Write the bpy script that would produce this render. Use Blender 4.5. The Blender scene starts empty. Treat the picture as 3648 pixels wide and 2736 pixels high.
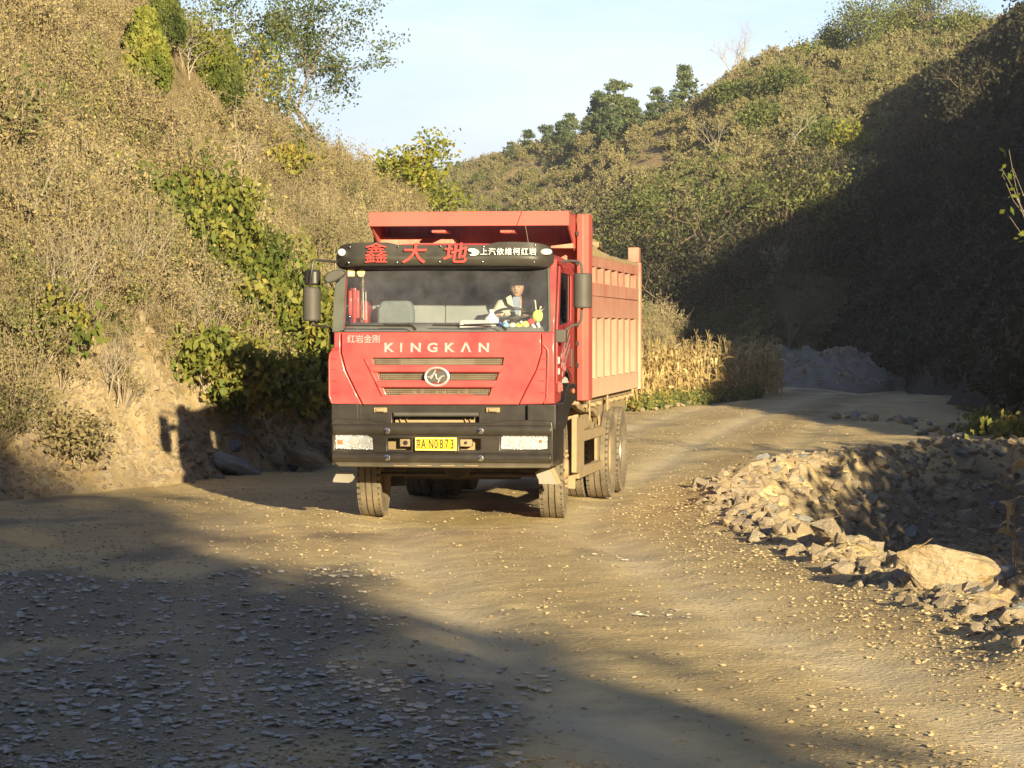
import bpy, bmesh, math, random
import numpy as np
from mathutils import Vector, Matrix, Euler

R = math.radians
PI = math.pi
rng = np.random.default_rng(7)
random.seed(7)
S = bpy.context.scene
COL = S.collection

# ---------------------------------------------------------------- camera
FPX = 2700.0            # focal length in pixels of a 1024 wide frame
HC = 2.155              # camera height above the road
cam_d = bpy.data.cameras.new("camera")
cam_d.sensor_width = 36.0
cam_d.lens = 36.0 * FPX / 1024.0
cam_d.clip_start = 0.5
cam_d.clip_end = 6000
cam = bpy.data.objects.new("camera", cam_d)
COL.objects.link(cam)
cam.location = (0, 0, HC)
cam.rotation_euler = (R(90) - math.atan(55.5 / FPX), 0, 0)
S.camera = cam

# ---------------------------------------------------------------- world, sun, exposure
SUN_AZ = R(18.0)        # light travels along (-sin, cos): from behind the camera on the right
SUN_EL = R(12.0)
w = bpy.data.worlds.new("World")
S.world = w
w.use_nodes = True
nt = w.node_tree
nt.nodes.clear()
wo = nt.nodes.new("ShaderNodeOutputWorld")
bg = nt.nodes.new("ShaderNodeBackground")
sk = nt.nodes.new("ShaderNodeTexSky")
sk.sky_type = 'NISHITA'
sk.sun_disc = False
sk.sun_elevation = SUN_EL
sk.sun_rotation = PI - SUN_AZ
sk.altitude = 300
sk.air_density = 1.0
sk.dust_density = 0.6
sk.ozone_density = 2.0
bg.inputs[1].default_value = 0.055
# thin high cloud: a pale veil mixed into the sky colour by direction
tc = nt.nodes.new("ShaderNodeTexCoord")
mp = nt.nodes.new("ShaderNodeMapping")
mp.inputs["Scale"].default_value = (1.5, 1.5, 9.0)
nz = nt.nodes.new("ShaderNodeTexNoise")
nz.inputs["Scale"].default_value = 3.0
nz.inputs["Detail"].default_value = 6
nz.inputs["Roughness"].default_value = 0.55
rp = nt.nodes.new("ShaderNodeValToRGB")
rp.color_ramp.elements[0].position = 0.42
rp.color_ramp.elements[0].color = (0, 0, 0, 1)
rp.color_ramp.elements[1].position = 0.75
rp.color_ramp.elements[1].color = (0.55, 0.55, 0.55, 1)
mx = nt.nodes.new("ShaderNodeMix")
mx.data_type = 'RGBA'
mx.inputs[7].default_value = (7.0, 7.6, 8.2, 1)
nt.links.new(tc.outputs["Generated"], mp.inputs[0])
nt.links.new(mp.outputs[0], nz.inputs["Vector"])
nt.links.new(nz.outputs[0], rp.inputs[0])
nt.links.new(rp.outputs[0], mx.inputs[0])
nt.links.new(sk.outputs[0], mx.inputs[6])
tn = nt.nodes.new("ShaderNodeMix"); tn.data_type = 'RGBA'; tn.blend_type = 'MULTIPLY'
tn.inputs[0].default_value = 1.0; tn.inputs[7].default_value = (0.36, 0.46, 0.70, 1)
nt.links.new(mx.outputs[2], tn.inputs[6])
# pale haze low in the sky, whitest at the horizon
sp = nt.nodes.new("ShaderNodeSeparateXYZ"); nt.links.new(tc.outputs["Generated"], sp.inputs[0])
hr = nt.nodes.new("ShaderNodeValToRGB"); he = hr.color_ramp.elements
he[0].position = 0.03; he[0].color = (0.87, 0.95, 1.0, 1); he[1].position = 0.13; he[1].color = (0.44, 0.70, 0.98, 1)
nt.links.new(sp.outputs[2], hr.inputs[0])
hs = nt.nodes.new("ShaderNodeVectorMath"); hs.operation = 'SCALE'; hs.inputs[3].default_value = 10.2
nt.links.new(hr.outputs[0], hs.inputs[0])
cl_ = nt.nodes.new("ShaderNodeMix"); cl_.data_type = 'RGBA'; cl_.inputs[7].default_value = (10.6, 11.0, 11.4, 1)
nt.links.new(rp.outputs[0], cl_.inputs[0]); nt.links.new(hs.outputs[0], cl_.inputs[6])
hm = nt.nodes.new("ShaderNodeMapRange"); hm.inputs[1].default_value = 0.13; hm.inputs[2].default_value = 0.32
hm.inputs[3].default_value = 1.0; hm.inputs[4].default_value = 0.0
nt.links.new(sp.outputs[2], hm.inputs[0])
hx = nt.nodes.new("ShaderNodeMix"); hx.data_type = 'RGBA'
hy = nt.nodes.new("ShaderNodeMapRange"); hy.inputs[1].default_value = 0.1; hy.inputs[2].default_value = 0.8
nt.links.new(sp.outputs[1], hy.inputs[0])
hz_ = nt.nodes.new("ShaderNodeMath"); hz_.operation = 'MULTIPLY'
nt.links.new(hm.outputs[0], hz_.inputs[0]); nt.links.new(hy.outputs[0], hz_.inputs[1])
nt.links.new(hz_.outputs[0], hx.inputs[0]); nt.links.new(tn.outputs[2], hx.inputs[6]); nt.links.new(cl_.outputs[2], hx.inputs[7])
nt.links.new(hx.outputs[2], bg.inputs[0])
nt.links.new(bg.outputs[0], wo.inputs[0])

sl = bpy.data.lights.new("sun", 'SUN')
sl.energy = 5.0
sl.angle = R(0.53)
sl.color = (1.0, 0.85, 0.54)
so = bpy.data.objects.new("sun", sl)
COL.objects.link(so)
sd = Vector((-math.sin(SUN_AZ) * math.cos(SUN_EL), math.cos(SUN_AZ) * math.cos(SUN_EL), -math.sin(SUN_EL)))
so.rotation_euler = sd.to_track_quat('-Z', 'Y').to_euler()
so.location = (20, -40, 30)

S.view_settings.view_transform = 'Standard'
S.view_settings.look = 'None'
S.view_settings.gamma = 1
S.view_settings.exposure = 1.33
S.cycles.max_bounces = 6
S.cycles.transparent_max_bounces = 12
S.cycles.caustics_reflective = False
S.cycles.caustics_refractive = False

# ---------------------------------------------------------------- tags
def tag(o, label=None, cat=None, group=None, kind=None):
    if label: o["label"] = label
    if cat: o["category"] = cat
    if group: o["group"] = group
    if kind: o["kind"] = kind
    return o

def empty(name, loc=(0, 0, 0), rz=0, parent=None):
    o = bpy.data.objects.new(name, None)
    COL.objects.link(o)
    o.location = loc
    o.rotation_euler = (0, 0, rz)
    if parent: o.parent = parent
    return o

# ---------------------------------------------------------------- noise
_T = rng.random((256, 256))
def vnoise(x, y):
    x = np.asarray(x, float); y = np.asarray(y, float)
    xi = np.floor(x).astype(int); yi = np.floor(y).astype(int)
    fx = x - xi; fy = y - yi
    fx = fx * fx * (3 - 2 * fx); fy = fy * fy * (3 - 2 * fy)
    a = _T[xi % 256, yi % 256]; b = _T[(xi + 1) % 256, yi % 256]
    c = _T[xi % 256, (yi + 1) % 256]; d = _T[(xi + 1) % 256, (yi + 1) % 256]
    return (a * (1 - fx) + b * fx) * (1 - fy) + (c * (1 - fx) + d * fx) * fy - 0.5
def fbm(x, y, o=4):
    r = 0; a = 1.0; f = 1.0
    for k in range(o):
        r = r + a * vnoise(np.asarray(x) * f + 13.7 * k, np.asarray(y) * f + 7.1 * k)
        a *= 0.5; f *= 2.03
    return r
def sstep(a, b, v):
    t = np.clip((np.asarray(v, float) - a) / (b - a), 0, 1)
    return t * t * (3 - 2 * t)

# ---------------------------------------------------------------- materials
def nn(t, kind, **kw):
    n = t.nodes.new(kind)
    for k, v in kw.items(): setattr(n, k, v)
    return n
def newmat(name):
    m = bpy.data.materials.new(name)
    m.use_nodes = True
    t = m.node_tree
    b = t.nodes["Principled BSDF"]
    return m, t, b
def mixc(t, fac, a, b, blend='MIX'):
    n = nn(t, "ShaderNodeMix", data_type='RGBA', blend_type=blend)
    for s, v in ((0, fac), (6, a), (7, b)):
        if isinstance(v, (int, float)): n.inputs[s].default_value = v
        elif isinstance(v, tuple): n.inputs[s].default_value = v + (1,) if len(v) == 3 else v
        else: t.links.new(v, n.inputs[s])
    return n.outputs[2]
def math_(t, op, a, b=0.0, clamp=False):
    n = nn(t, "ShaderNodeMath", operation=op)
    n.use_clamp = clamp
    for s, v in ((0, a), (1, b)):
        if isinstance(v, (int, float)): n.inputs[s].default_value = v
        else: t.links.new(v, n.inputs[s])
    return n.outputs[0]
def ramp(t, v, p0, p1, c0=(0, 0, 0), c1=(1, 1, 1)):
    n = nn(t, "ShaderNodeValToRGB")
    e = n.color_ramp.elements
    e[0].position = p0; e[0].color = c0 + (1,)
    e[1].position = p1; e[1].color = c1 + (1,)
    t.links.new(v, n.inputs[0])
    return n.outputs[0]
def noise(t, scale, detail=4, rough=0.55, vec=None, dist=0.0):
    n = nn(t, "ShaderNodeTexNoise")
    n.inputs["Scale"].default_value = scale
    n.inputs["Detail"].default_value = detail
    n.inputs["Roughness"].default_value = rough
    n.inputs["Distortion"].default_value = dist
    if vec is not None: t.links.new(vec, n.inputs["Vector"])
    return n.outputs[0]
def objvec(t):
    return nn(t, "ShaderNodeTexCoord").outputs["Object"]
def posvec(t):
    return nn(t, "ShaderNodeNewGeometry").outputs["Position"]
def attr(t, name, typ='GEOMETRY'):
    return nn(t, "ShaderNodeAttribute", attribute_name=name, attribute_type=typ)
def bump(t, b, h, strength, dist):
    n = nn(t, "ShaderNodeBump")
    n.inputs["Strength"].default_value = strength
    n.inputs["Distance"].default_value = dist
    t.links.new(h, n.inputs["Height"])
    t.links.new(n.outputs[0], b.inputs["Normal"])

DUST = (0.36, 0.25, 0.13)
def pmat(name, c1, c2=None, scale=6, rough=0.5, metal=0.0, dust=0.0, dscale=3.0, coat=0.0, bmp=0.0, zdust=None, spec=0.5, dustc=DUST, streak=0.0):
    """procedural paint or stuff: two tones by noise, real dirt by noise and (zdust=(z0,z1)) by height on the thing"""
    m, t, b = newmat(name)
    v = objvec(t)
    col = mixc(t, ramp(t, noise(t, scale, 4, 0.6, v), 0.35, 0.65), c1, c2 or tuple(x * 0.8 for x in c1))
    fac = None
    if dust > 0:
        d = math_(t, 'MULTIPLY', ramp(t, noise(t, dscale, 6, 0.65, v), 0.3, 0.75), dust)
        fac = math_(t, 'ADD', d, dust * 0.35, True)
    if streak:
        ms_ = nn(t, 'ShaderNodeMapping'); ms_.inputs['Scale'].default_value = (7, 7, 0.5); t.links.new(v, ms_.inputs[0])
        st_ = math_(t, 'MULTIPLY', ramp(t, noise(t, 1.6, 5, 0.7, ms_.outputs[0]), 0.48, 0.68), streak)
        fac = st_ if fac is None else math_(t, 'ADD', fac, st_, True)
    if zdust:
        sx = nn(t, "ShaderNodeSeparateXYZ"); t.links.new(v, sx.inputs[0])
        mr = nn(t, "ShaderNodeMapRange"); t.links.new(sx.outputs[2], mr.inputs[0])
        mr.inputs[1].default_value = zdust[0]; mr.inputs[2].default_value = zdust[1]
        mr.inputs[3].default_value = zdust[2]; mr.inputs[4].default_value = zdust[3]
        nz_ = math_(t, 'ADD', mr.outputs[0], math_(t, 'MULTIPLY', math_(t, 'SUBTRACT', noise(t, dscale * 1.7, 5, 0.6, v), 0.5), 0.5), True)
        fac = nz_ if fac is None else math_(t, 'MAXIMUM', fac, nz_)
    rr = rough
    if fac is not None:
        col = mixc(t, fac, col, dustc)
        r2 = math_(t, 'ADD', math_(t, 'MULTIPLY', fac, 0.9 - rough), rough, True)
        t.links.new(r2, b.inputs["Roughness"])
    else:
        b.inputs["Roughness"].default_value = rough
    t.links.new(col, b.inputs["Base Color"])
    b.inputs["Metallic"].default_value = metal
    b.inputs["Coat Weight"].default_value = coat
    b.inputs["Coat Roughness"].default_value = 0.12
    b.inputs["Specular IOR Level"].default_value = spec
    if bmp > 0: bump(t, b, noise(t, scale * 4, 4, 0.6, v), bmp, 0.02)
    return m

def leafmat(name, stops, trans=0.25, patch=0.05, patch_cols=None, rough=0.6):
    """foliage: colour by a per-leaf random, a per-plant random and slow patches over the ground"""
    m, t, b = newmat(name)
    a = attr(t, "rnd").outputs["Fac"]
    oi = nn(t, "ShaderNodeObjectInfo").outputs["Random"]
    f = math_(t, 'ADD', math_(t, 'MULTIPLY', a, 0.62), math_(t, 'MULTIPLY', oi, 0.38))
    r = nn(t, "ShaderNodeValToRGB")
    e = r.color_ramp.elements
    while len(e) < len(stops): e.new(0.5)
    for k, (p, c) in enumerate(stops):
        e[k].position = p; e[k].color = c + (1,)
    t.links.new(f, r.inputs[0])
    col = r.outputs[0]
    if patch_cols:
        pf = ramp(t, noise(t, patch, 3, 0.5, posvec(t)), 0.45, 0.6)
        col = mixc(t, math_(t, 'MULTIPLY', pf, patch_cols[0]), col, patch_cols[1])
        if len(patch_cols) > 2:
            pf = ramp(t, noise(t, patch * 3.1, 4, 0.6, posvec(t), 0.6), 0.5, 0.62)
            col = mixc(t, math_(t, 'MULTIPLY', pf, patch_cols[2]), col, patch_cols[3])
    t.links.new(col, b.inputs["Base Color"])
    b.inputs["Roughness"].default_value = rough
    b.inputs["Specular IOR Level"].default_value = 0.25
    if trans > 0:
        tr = nn(t, "ShaderNodeBsdfTranslucent")
        t.links.new(col, tr.inputs[0])
        ms = nn(t, "ShaderNodeMixShader")
        ms.inputs[0].default_value = trans
        t.links.new(b.outputs[0], ms.inputs[1]); t.links.new(tr.outputs[0], ms.inputs[2])
        out = [n for n in t.nodes if n.type == 'OUTPUT_MATERIAL'][0]
        t.links.new(ms.outputs[0], out.inputs[0])
    return m

# ---------------------------------------------------------------- mesh building
def np_mesh(name, V, F, mats=(), rnd=None, smooth=False, mi=None, attrs=None):
    """V (n,3), F: list of index arrays all of one size (m,k)"""
    me = bpy.data.meshes.new(name)
    V = np.asarray(V, np.float32); F = np.asarray(F, np.int32)
    n, k = len(F), F.shape[1]
    me.vertices.add(len(V)); me.vertices.foreach_set("co", V.ravel())
    me.loops.add(n * k); me.loops.foreach_set("vertex_index", F.ravel())
    me.polygons.add(n)
    me.polygons.foreach_set("loop_start", np.arange(0, n * k, k, dtype=np.int32))
    me.polygons.foreach_set("loop_total", np.full(n, k, np.int32))
    if smooth: me.polygons.foreach_set("use_smooth", np.ones(n, bool))
    if mi is not None: me.polygons.foreach_set("material_index", np.asarray(mi, np.int32))
    me.update(calc_edges=True)
    if rnd is not None:
        a = me.attributes.new("rnd", 'FLOAT', 'FACE'); a.data.foreach_set("value", np.asarray(rnd, np.float32))
    if attrs:
        for an, av in attrs.items():
            a = me.attributes.new(an, 'FLOAT', 'POINT'); a.data.foreach_set("value", np.asarray(av, np.float32))
    for m in mats: me.materials.append(m)
    return me

def link(name, me, parent=None):
    o = bpy.data.objects.new(name, me)
    COL.objects.link(o)
    if parent: o.parent = parent
    return o

class MB:
    """collects shapes into ONE mesh"""
    def __init__(s): s.v = []; s.f = []; s.mi = []; s.cur = 0
    def add(s, vs, fs):
        k = len(s.v); s.v += [tuple(v) for v in vs]
        for f in fs: s.f.append(tuple(i + k for i in f)); s.mi.append(s.cur)
        return s
    def box(s, x0, x1, y0, y1, z0, z1, M=None):
        vs = [(x, y, z) for z in (z0, z1) for y in (y0, y1) for x in (x0, x1)]
        if M is not None: vs = [M @ Vector(v) for v in vs]
        return s.add(vs, [(0, 2, 3, 1), (4, 5, 7, 6), (0, 1, 5, 4), (2, 6, 7, 3), (0, 4, 6, 2), (1, 3, 7, 5)])
    def cbox(s, c, d, rot=(0, 0, 0)):
        M = Matrix.Translation(c) @ Euler(rot).to_matrix().to_4x4()
        return s.box(-d[0] / 2, d[0] / 2, -d[1] / 2, d[1] / 2, -d[2] / 2, d[2] / 2, M)
    def prism(s, poly, a0, a1, axis='y'):
        """poly in the two other axes in order; extruded from a0 to a1"""
        n = len(poly)
        def P(p, a):
            return {'y': (p[0], a, p[1]), 'x': (a, p[0], p[1]), 'z': (p[0], p[1], a)}[axis]
        vs = [P(p, a0) for p in poly] + [P(p, a1) for p in poly]
        fs = [tuple(range(n)), tuple(range(2 * n - 1, n - 1, -1))]
        fs += [(i, i + n, (i + 1) % n + n, (i + 1) % n) for i in range(n)]
        return s.add(vs, fs)
    def tube(s, path, r, n=8, cap=True):
        P = [Vector(p) for p in path]
        rr = r if isinstance(r, (list, tuple)) else [r] * len(P)
        rings = []; prev = None
        for i, p in enumerate(P):
            d = (P[min(i + 1, len(P) - 1)] - P[max(i - 1, 0)]).normalized()
            up = prev or (Vector((0, 0, 1)) if abs(d.z) < 0.9 else Vector((1, 0, 0)))
            a = d.cross(up).normalized(); b = d.cross(a).normalized()
            prev = -b if prev is None else (up - d * up.dot(d)).normalized()
            a = d.cross(prev).normalized(); b = prev
            rings.append([p + (a * math.cos(2 * PI * k / n) + b * math.sin(2 * PI * k / n)) * rr[i] for k in range(n)])
        vs = [v for g in rings for v in g]
        fs = [(i * n + k, i * n + (k + 1) % n, (i + 1) * n + (k + 1) % n, (i + 1) * n + k) for i in range(len(P) - 1) for k in range(n)]
        if cap: fs += [tuple(range(n - 1, -1, -1)), tuple(range((len(P) - 1) * n, len(P) * n))]
        return s.add(vs, fs)
    def lathe(s, prof, axis='x', c=(0, 0, 0), n=40, close=True):
        """prof: (radius, offset along the axis)"""
        vs = []
        for r, a in prof:
            for k in range(n):
                t = 2 * PI * k / n
                u, v = r * math.cos(t), r * math.sin(t)
                p = {'x': (a, u, v), 'y': (u, a, v), 'z': (u, v, a)}[axis]
                vs.append((p[0] + c[0], p[1] + c[1], p[2] + c[2]))
        m = len(prof)
        fs = [(i * n + k, (i + 1) * n + k, (i + 1) * n + (k + 1) % n, i * n + (k + 1) % n) for i in range(m - 1) for k in range(n)]
        if close: fs += [tuple(range(n)), tuple(range(m * n - 1, (m - 1) * n - 1, -1))]
        return s.add(vs, fs)
    def ball(s, c, r, n=14, m=8):
        rx, ry, rz = (r, r, r) if isinstance(r, (int, float)) else r
        vs = [(c[0], c[1], c[2] - rz)]
        for i in range(1, m):
            ph = -PI / 2 + PI * i / m
            for k in range(n):
                t = 2 * PI * k / n
                vs.append((c[0] + rx * math.cos(ph) * math.cos(t), c[1] + ry * math.cos(ph) * math.sin(t), c[2] + rz * math.sin(ph)))
        vs.append((c[0], c[1], c[2] + rz))
        fs = [(0, 1 + (k + 1) % n, 1 + k) for k in range(n)]
        for i in range(m - 2):
            fs += [(1 + i * n + k, 1 + i * n + (k + 1) % n, 1 + (i + 1) * n + (k + 1) % n, 1 + (i + 1) * n + k) for k in range(n)]
        L = len(vs) - 1
        fs += [(L, 1 + (m - 2) * n + k, 1 + (m - 2) * n + (k + 1) % n) for k in range(n)]
        return s.add(vs, fs)
    def build(s, name, mat, parent=None, bevel=0.0, smooth=True, seg=2):
        me = bpy.data.meshes.new(name)
        me.from_pydata(s.v, [], s.f)
        for m in (mat if isinstance(mat, (list, tuple)) else [mat]): me.materials.append(m)
        me.polygons.foreach_set("material_index", s.mi)
        bm = bmesh.new(); bm.from_mesh(me)
        bmesh.ops.recalc_face_normals(bm, faces=bm.faces)
        bm.to_mesh(me); bm.free()
        if smooth:
            me.shade_smooth(); me.set_sharp_from_angle(angle=R(38))
        o = link(name, me, parent)
        if bevel > 0:
            b = o.modifiers.new("bevel", 'BEVEL')
            b.width = bevel; b.segments = seg; b.limit_method = 'ANGLE'; b.angle_limit = R(40)
            b.harden_normals = False
        return o

def text(name, body, size, mat, parent, loc, rot=(PI / 2, 0, 0), ext=0.004, sx=1.0, space=1.0, shear=0.0, bold=0.0, align='CENTER'):
    c = bpy.data.curves.new(name, 'FONT')
    c.body = body; c.size = size; c.extrude = ext; c.align_x = align; c.align_y = 'CENTER'
    c.space_character = space; c.shear = shear; c.offset = bold
    c.resolution_u = 3
    o = bpy.data.objects.new(name, c)
    COL.objects.link(o)
    dg = bpy.context.evaluated_depsgraph_get()
    me = bpy.data.meshes.new_from_object(o.evaluated_get(dg))
    bpy.data.objects.remove(o)
    me.materials.clear(); me.materials.append(mat)
    o = link(name, me, parent)
    o.location = loc; o.rotation_euler = rot; o.scale = (sx, 1, 1)
    return o

# ================================================================ MATERIALS OF THE PLACE
def earthmat(name, c1, c2, c3, road=False):
    m, t, b = newmat(name)
    v = posvec(t)
    n1 = noise(t, 0.35, 5, 0.6, v); n2 = noise(t, 3.0, 6, 0.65, v); n3 = noise(t, 22.0, 4, 0.6, v)
    col = mixc(t, ramp(t, n1, 0.38, 0.62), c1, c2)
    col = mixc(t, ramp(t, n2, 0.42, 0.72), col, c3)
    if road:
        tr = attr(t, "track").outputs["Fac"]
        col = mixc(t, math_(t, 'MULTIPLY', tr, 0.75, True), col, (0.78, 0.63, 0.39))
        da = attr(t, "damp").outputs["Fac"]
        col = mixc(t, math_(t, 'MULTIPLY', da, 0.6, True), col, (0.34, 0.235, 0.11))
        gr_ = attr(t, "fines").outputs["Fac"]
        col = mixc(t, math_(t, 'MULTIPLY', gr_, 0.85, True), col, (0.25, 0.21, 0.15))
        pt_ = attr(t, "pit").outputs["Fac"]
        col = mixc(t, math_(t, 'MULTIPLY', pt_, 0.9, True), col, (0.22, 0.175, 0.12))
    vo = nn(t, "ShaderNodeTexVoronoi"); vo.inputs["Scale"].default_value = 14.0 if road else 7.0
    t.links.new(v, vo.inputs["Vector"])
    peb = ramp(t, vo.outputs["Distance"], 0.10, 0.3, (1, 1, 1), (0, 0, 0))
    pm = math_(t, 'MULTIPLY', peb, ramp(t, noise(t, 1.1, 4, 0.6, v), 0.45, 0.62))
    col = mixc(t, math_(t, 'MULTIPLY', pm, 0.55), col, (0.58, 0.50, 0.38))
    t.links.new(col, b.inputs["Base Color"])
    b.inputs["Roughness"].default_value = 0.95
    b.inputs["Specular IOR Level"].default_value = 0.15
    h = math_(t, 'ADD', math_(t, 'MULTIPLY', n2, 0.3), math_(t, 'ADD', math_(t, 'MULTIPLY', n3, 0.5), math_(t, 'MULTIPLY', pm, 0.5)))
    bump(t, b, h, 0.7, 0.05)
    return m

M_road = earthmat("dirt_road", (0.70, 0.54, 0.28), (0.61, 0.46, 0.225), (0.53, 0.39, 0.19), True)
M_bank = earthmat("earth_bank", (0.44, 0.335, 0.18), (0.35, 0.255, 0.135), (0.50, 0.41, 0.26))
M_hill = earthmat("hill_soil", (0.36, 0.26, 0.14), (0.29, 0.22, 0.11), (0.24, 0.18, 0.10))
M_dark = earthmat("damp_soil", (0.09, 0.072, 0.05), (0.07, 0.058, 0.04), (0.055, 0.045, 0.033))  # much darker soil, used on the right hill

def rockmat(name, c1, c2, c3):
    m, t, b = newmat(name)
    v = objvec(t)
    oi = nn(t, "ShaderNodeObjectInfo").outputs["Random"]
    va = nn(t, "ShaderNodeVectorMath", operation='ADD')
    cb = nn(t, "ShaderNodeCombineXYZ"); t.links.new(math_(t, 'MULTIPLY', oi, 40.0), cb.inputs[0])
    t.links.new(v, va.inputs[0]); t.links.new(cb.outputs[0], va.inputs[1])
    v = va.outputs[0]
    col = mixc(t, oi, c1, c2)
    col = mixc(t, ramp(t, noise(t, 3.0, 6, 0.65, v), 0.4, 0.7), col, c3)
    mpp = nn(t, "ShaderNodeMapping"); mpp.inputs["Scale"].default_value = (2, 2, 14); mpp.inputs["Rotation"].default_value = (0.3, 0.2, 0)
    t.links.new(v, mpp.inputs[0])
    st = noise(t, 2.0, 5, 0.7, mpp.outputs[0])
    col = mixc(t, math_(t, 'MULTIPLY', ramp(t, st, 0.5, 0.7), 0.5), col, (0.62, 0.55, 0.44))
    t.links.new(col, b.inputs["Base Color"]); b.inputs["Roughness"].default_value = 0.85
    b.inputs["Specular IOR Level"].default_value = 0.25
    if name != 'gravel_stone': bump(t, b, math_(t, 'ADD', st, noise(t, 9, 6, 0.7, v)), 0.8, 0.05)
    return m
M_rock = rockmat("rubble_stone", (0.46, 0.38, 0.27), (0.52, 0.39, 0.23), (0.42, 0.31, 0.19))
M_rock2 = rockmat("golden_stone", (0.50, 0.38, 0.22), (0.52, 0.40, 0.25), (0.40, 0.28, 0.15))
M_rockg = rockmat("grey_stone", (0.30, 0.31, 0.31), (0.36, 0.34, 0.31), (0.24, 0.24, 0.23))
M_grav = rockmat("gravel_stone", (0.50, 0.39, 0.22), (0.42, 0.32, 0.175), (0.46, 0.355, 0.20))

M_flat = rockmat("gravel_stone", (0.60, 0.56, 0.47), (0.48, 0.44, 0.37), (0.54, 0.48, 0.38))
BR = [(0.0, (0.19, 0.145, 0.07)), (0.3, (0.30, 0.235, 0.11)), (0.6, (0.39, 0.31, 0.145)), (0.82, (0.29, 0.255, 0.09)), (1.0, (0.49, 0.40, 0.21))]
M_brush = leafmat("dry_brush_leaf", BR, 0.2, 0.11, (0.5, (0.19, 0.165, 0.08), 0.5, (0.52, 0.43, 0.24)))
M_brushg = leafmat("olive_brush_leaf", [(0.0, (0.07, 0.075, 0.025)), (0.4, (0.17, 0.18, 0.055)), (0.75, (0.27, 0.26, 0.09)), (1.0, (0.40, 0.33, 0.14))], 0.25, 0.12, (0.3, (0.22, 0.15, 0.08)))
M_grass = leafmat("dry_grass", [(0.0, (0.15, 0.115, 0.055)), (0.5, (0.30, 0.24, 0.12)), (1.0, (0.42, 0.34, 0.19))], 0.2)
M_far = leafmat("far_slope_leaf", [(0.0, (0.11, 0.10, 0.045)), (0.35, (0.26, 0.225, 0.10)), (0.65, (0.37, 0.30, 0.15)), (0.85, (0.22, 0.23, 0.08)), (1.0, (0.50, 0.40, 0.23))], 0.2, 0.05, (0.4, (0.17, 0.175, 0.055)))
M_twig = pmat("twig_bark", (0.42, 0.34, 0.23), (0.30, 0.235, 0.155), 9, 0.9)
M_bark = pmat("tree_bark", (0.26, 0.19, 0.12), (0.15, 0.11, 0.075), 12, 0.95, bmp=0.6)
M_pale = pmat("pale_bark", (0.42, 0.36, 0.27), (0.30, 0.25, 0.18), 10, 0.9, bmp=0.4)
M_thuja = leafmat("cypress_foliage", [(0.0, (0.06, 0.085, 0.015)), (0.4, (0.16, 0.19, 0.035)), (0.75, (0.28, 0.29, 0.055)), (1.0, (0.42, 0.37, 0.10))], 0.3)
M_thujad = leafmat("dark_cypress_foliage", [(0.0, (0.05, 0.07, 0.02)), (0.5, (0.14, 0.17, 0.04)), (1.0, (0.27, 0.26, 0.08))], 0.25)
M_locust = leafmat("locust_leaf", [(0.0, (0.045, 0.075, 0.025)), (0.5, (0.11, 0.15, 0.045)), (0.8, (0.18, 0.20, 0.07)), (1.0, (0.34, 0.26, 0.10))], 0.3)
M_yel = leafmat("yellow_green_leaf", [(0.0, (0.10, 0.14, 0.02)), (0.45, (0.24, 0.27, 0.04)), (0.75, (0.38, 0.33, 0.05)), (1.0, (0.50, 0.33, 0.04))], 0.35)
M_vine = leafmat("creeper_leaf", [(0.0, (0.06, 0.085, 0.018)), (0.35, (0.14, 0.175, 0.035)), (0.65, (0.27, 0.26, 0.055)), (0.9, (0.43, 0.33, 0.07)), (1.0, (0.48, 0.30, 0.05))], 0.3)
M_pine = leafmat("pine_needles", [(0.0, (0.045, 0.07, 0.03)), (0.5, (0.10, 0.135, 0.055)), (1.0, (0.20, 0.21, 0.08))], 0.15)
M_green = leafmat("bush_leaf", [(0.0, (0.06, 0.085, 0.025)), (0.5, (0.15, 0.18, 0.05)), (1.0, (0.29, 0.27, 0.08))], 0.25)
M_shade = leafmat("slope_leaf", [(0.0, (0.020, 0.022, 0.014)), (0.5, (0.045, 0.046, 0.026)), (1.0, (0.095, 0.08, 0.045))], 0.15)  # leaf colour darkened to imitate shade on the right slope and trees
M_maize = leafmat("dry_maize_leaf", [(0.0, (0.24, 0.15, 0.05)), (0.35, (0.54, 0.39, 0.16)), (0.8, (0.76, 0.60, 0.30)), (1.0, (0.30, 0.30, 0.09))], 0.3)

# ================================================================ PLANT GENERATORS (arrays)
def quads(C, size, aspect=1.6, up=0.0, droop=0.0, g=rng, tilt=None):
    """small pointed leaf faces at centres C; up>0 leans their long axis upward"""
    n = len(C)
    d = g.normal(size=(n, 3)); d[:, 2] += up - droop
    if tilt is not None: d += tilt
    d /= np.linalg.norm(d, axis=1)[:, None]
    e = np.cross(d, g.normal(size=(n, 3))); e /= np.linalg.norm(e, axis=1)[:, None] + 1e-9
    s = (size * (0.6 + 0.8 * g.random(n)))[:, None] if np.isscalar(size) else (np.asarray(size) * (0.6 + 0.8 * g.random(n)))[:, None]
    a = d * s * 0.5 * aspect; b = e * s * 0.5
    V = np.stack([C - a, C + b - a * 0.1, C + a, C - b - a * 0.1], 1).reshape(-1, 3)
    return V, np.arange(4 * n).reshape(n, 4)

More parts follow.
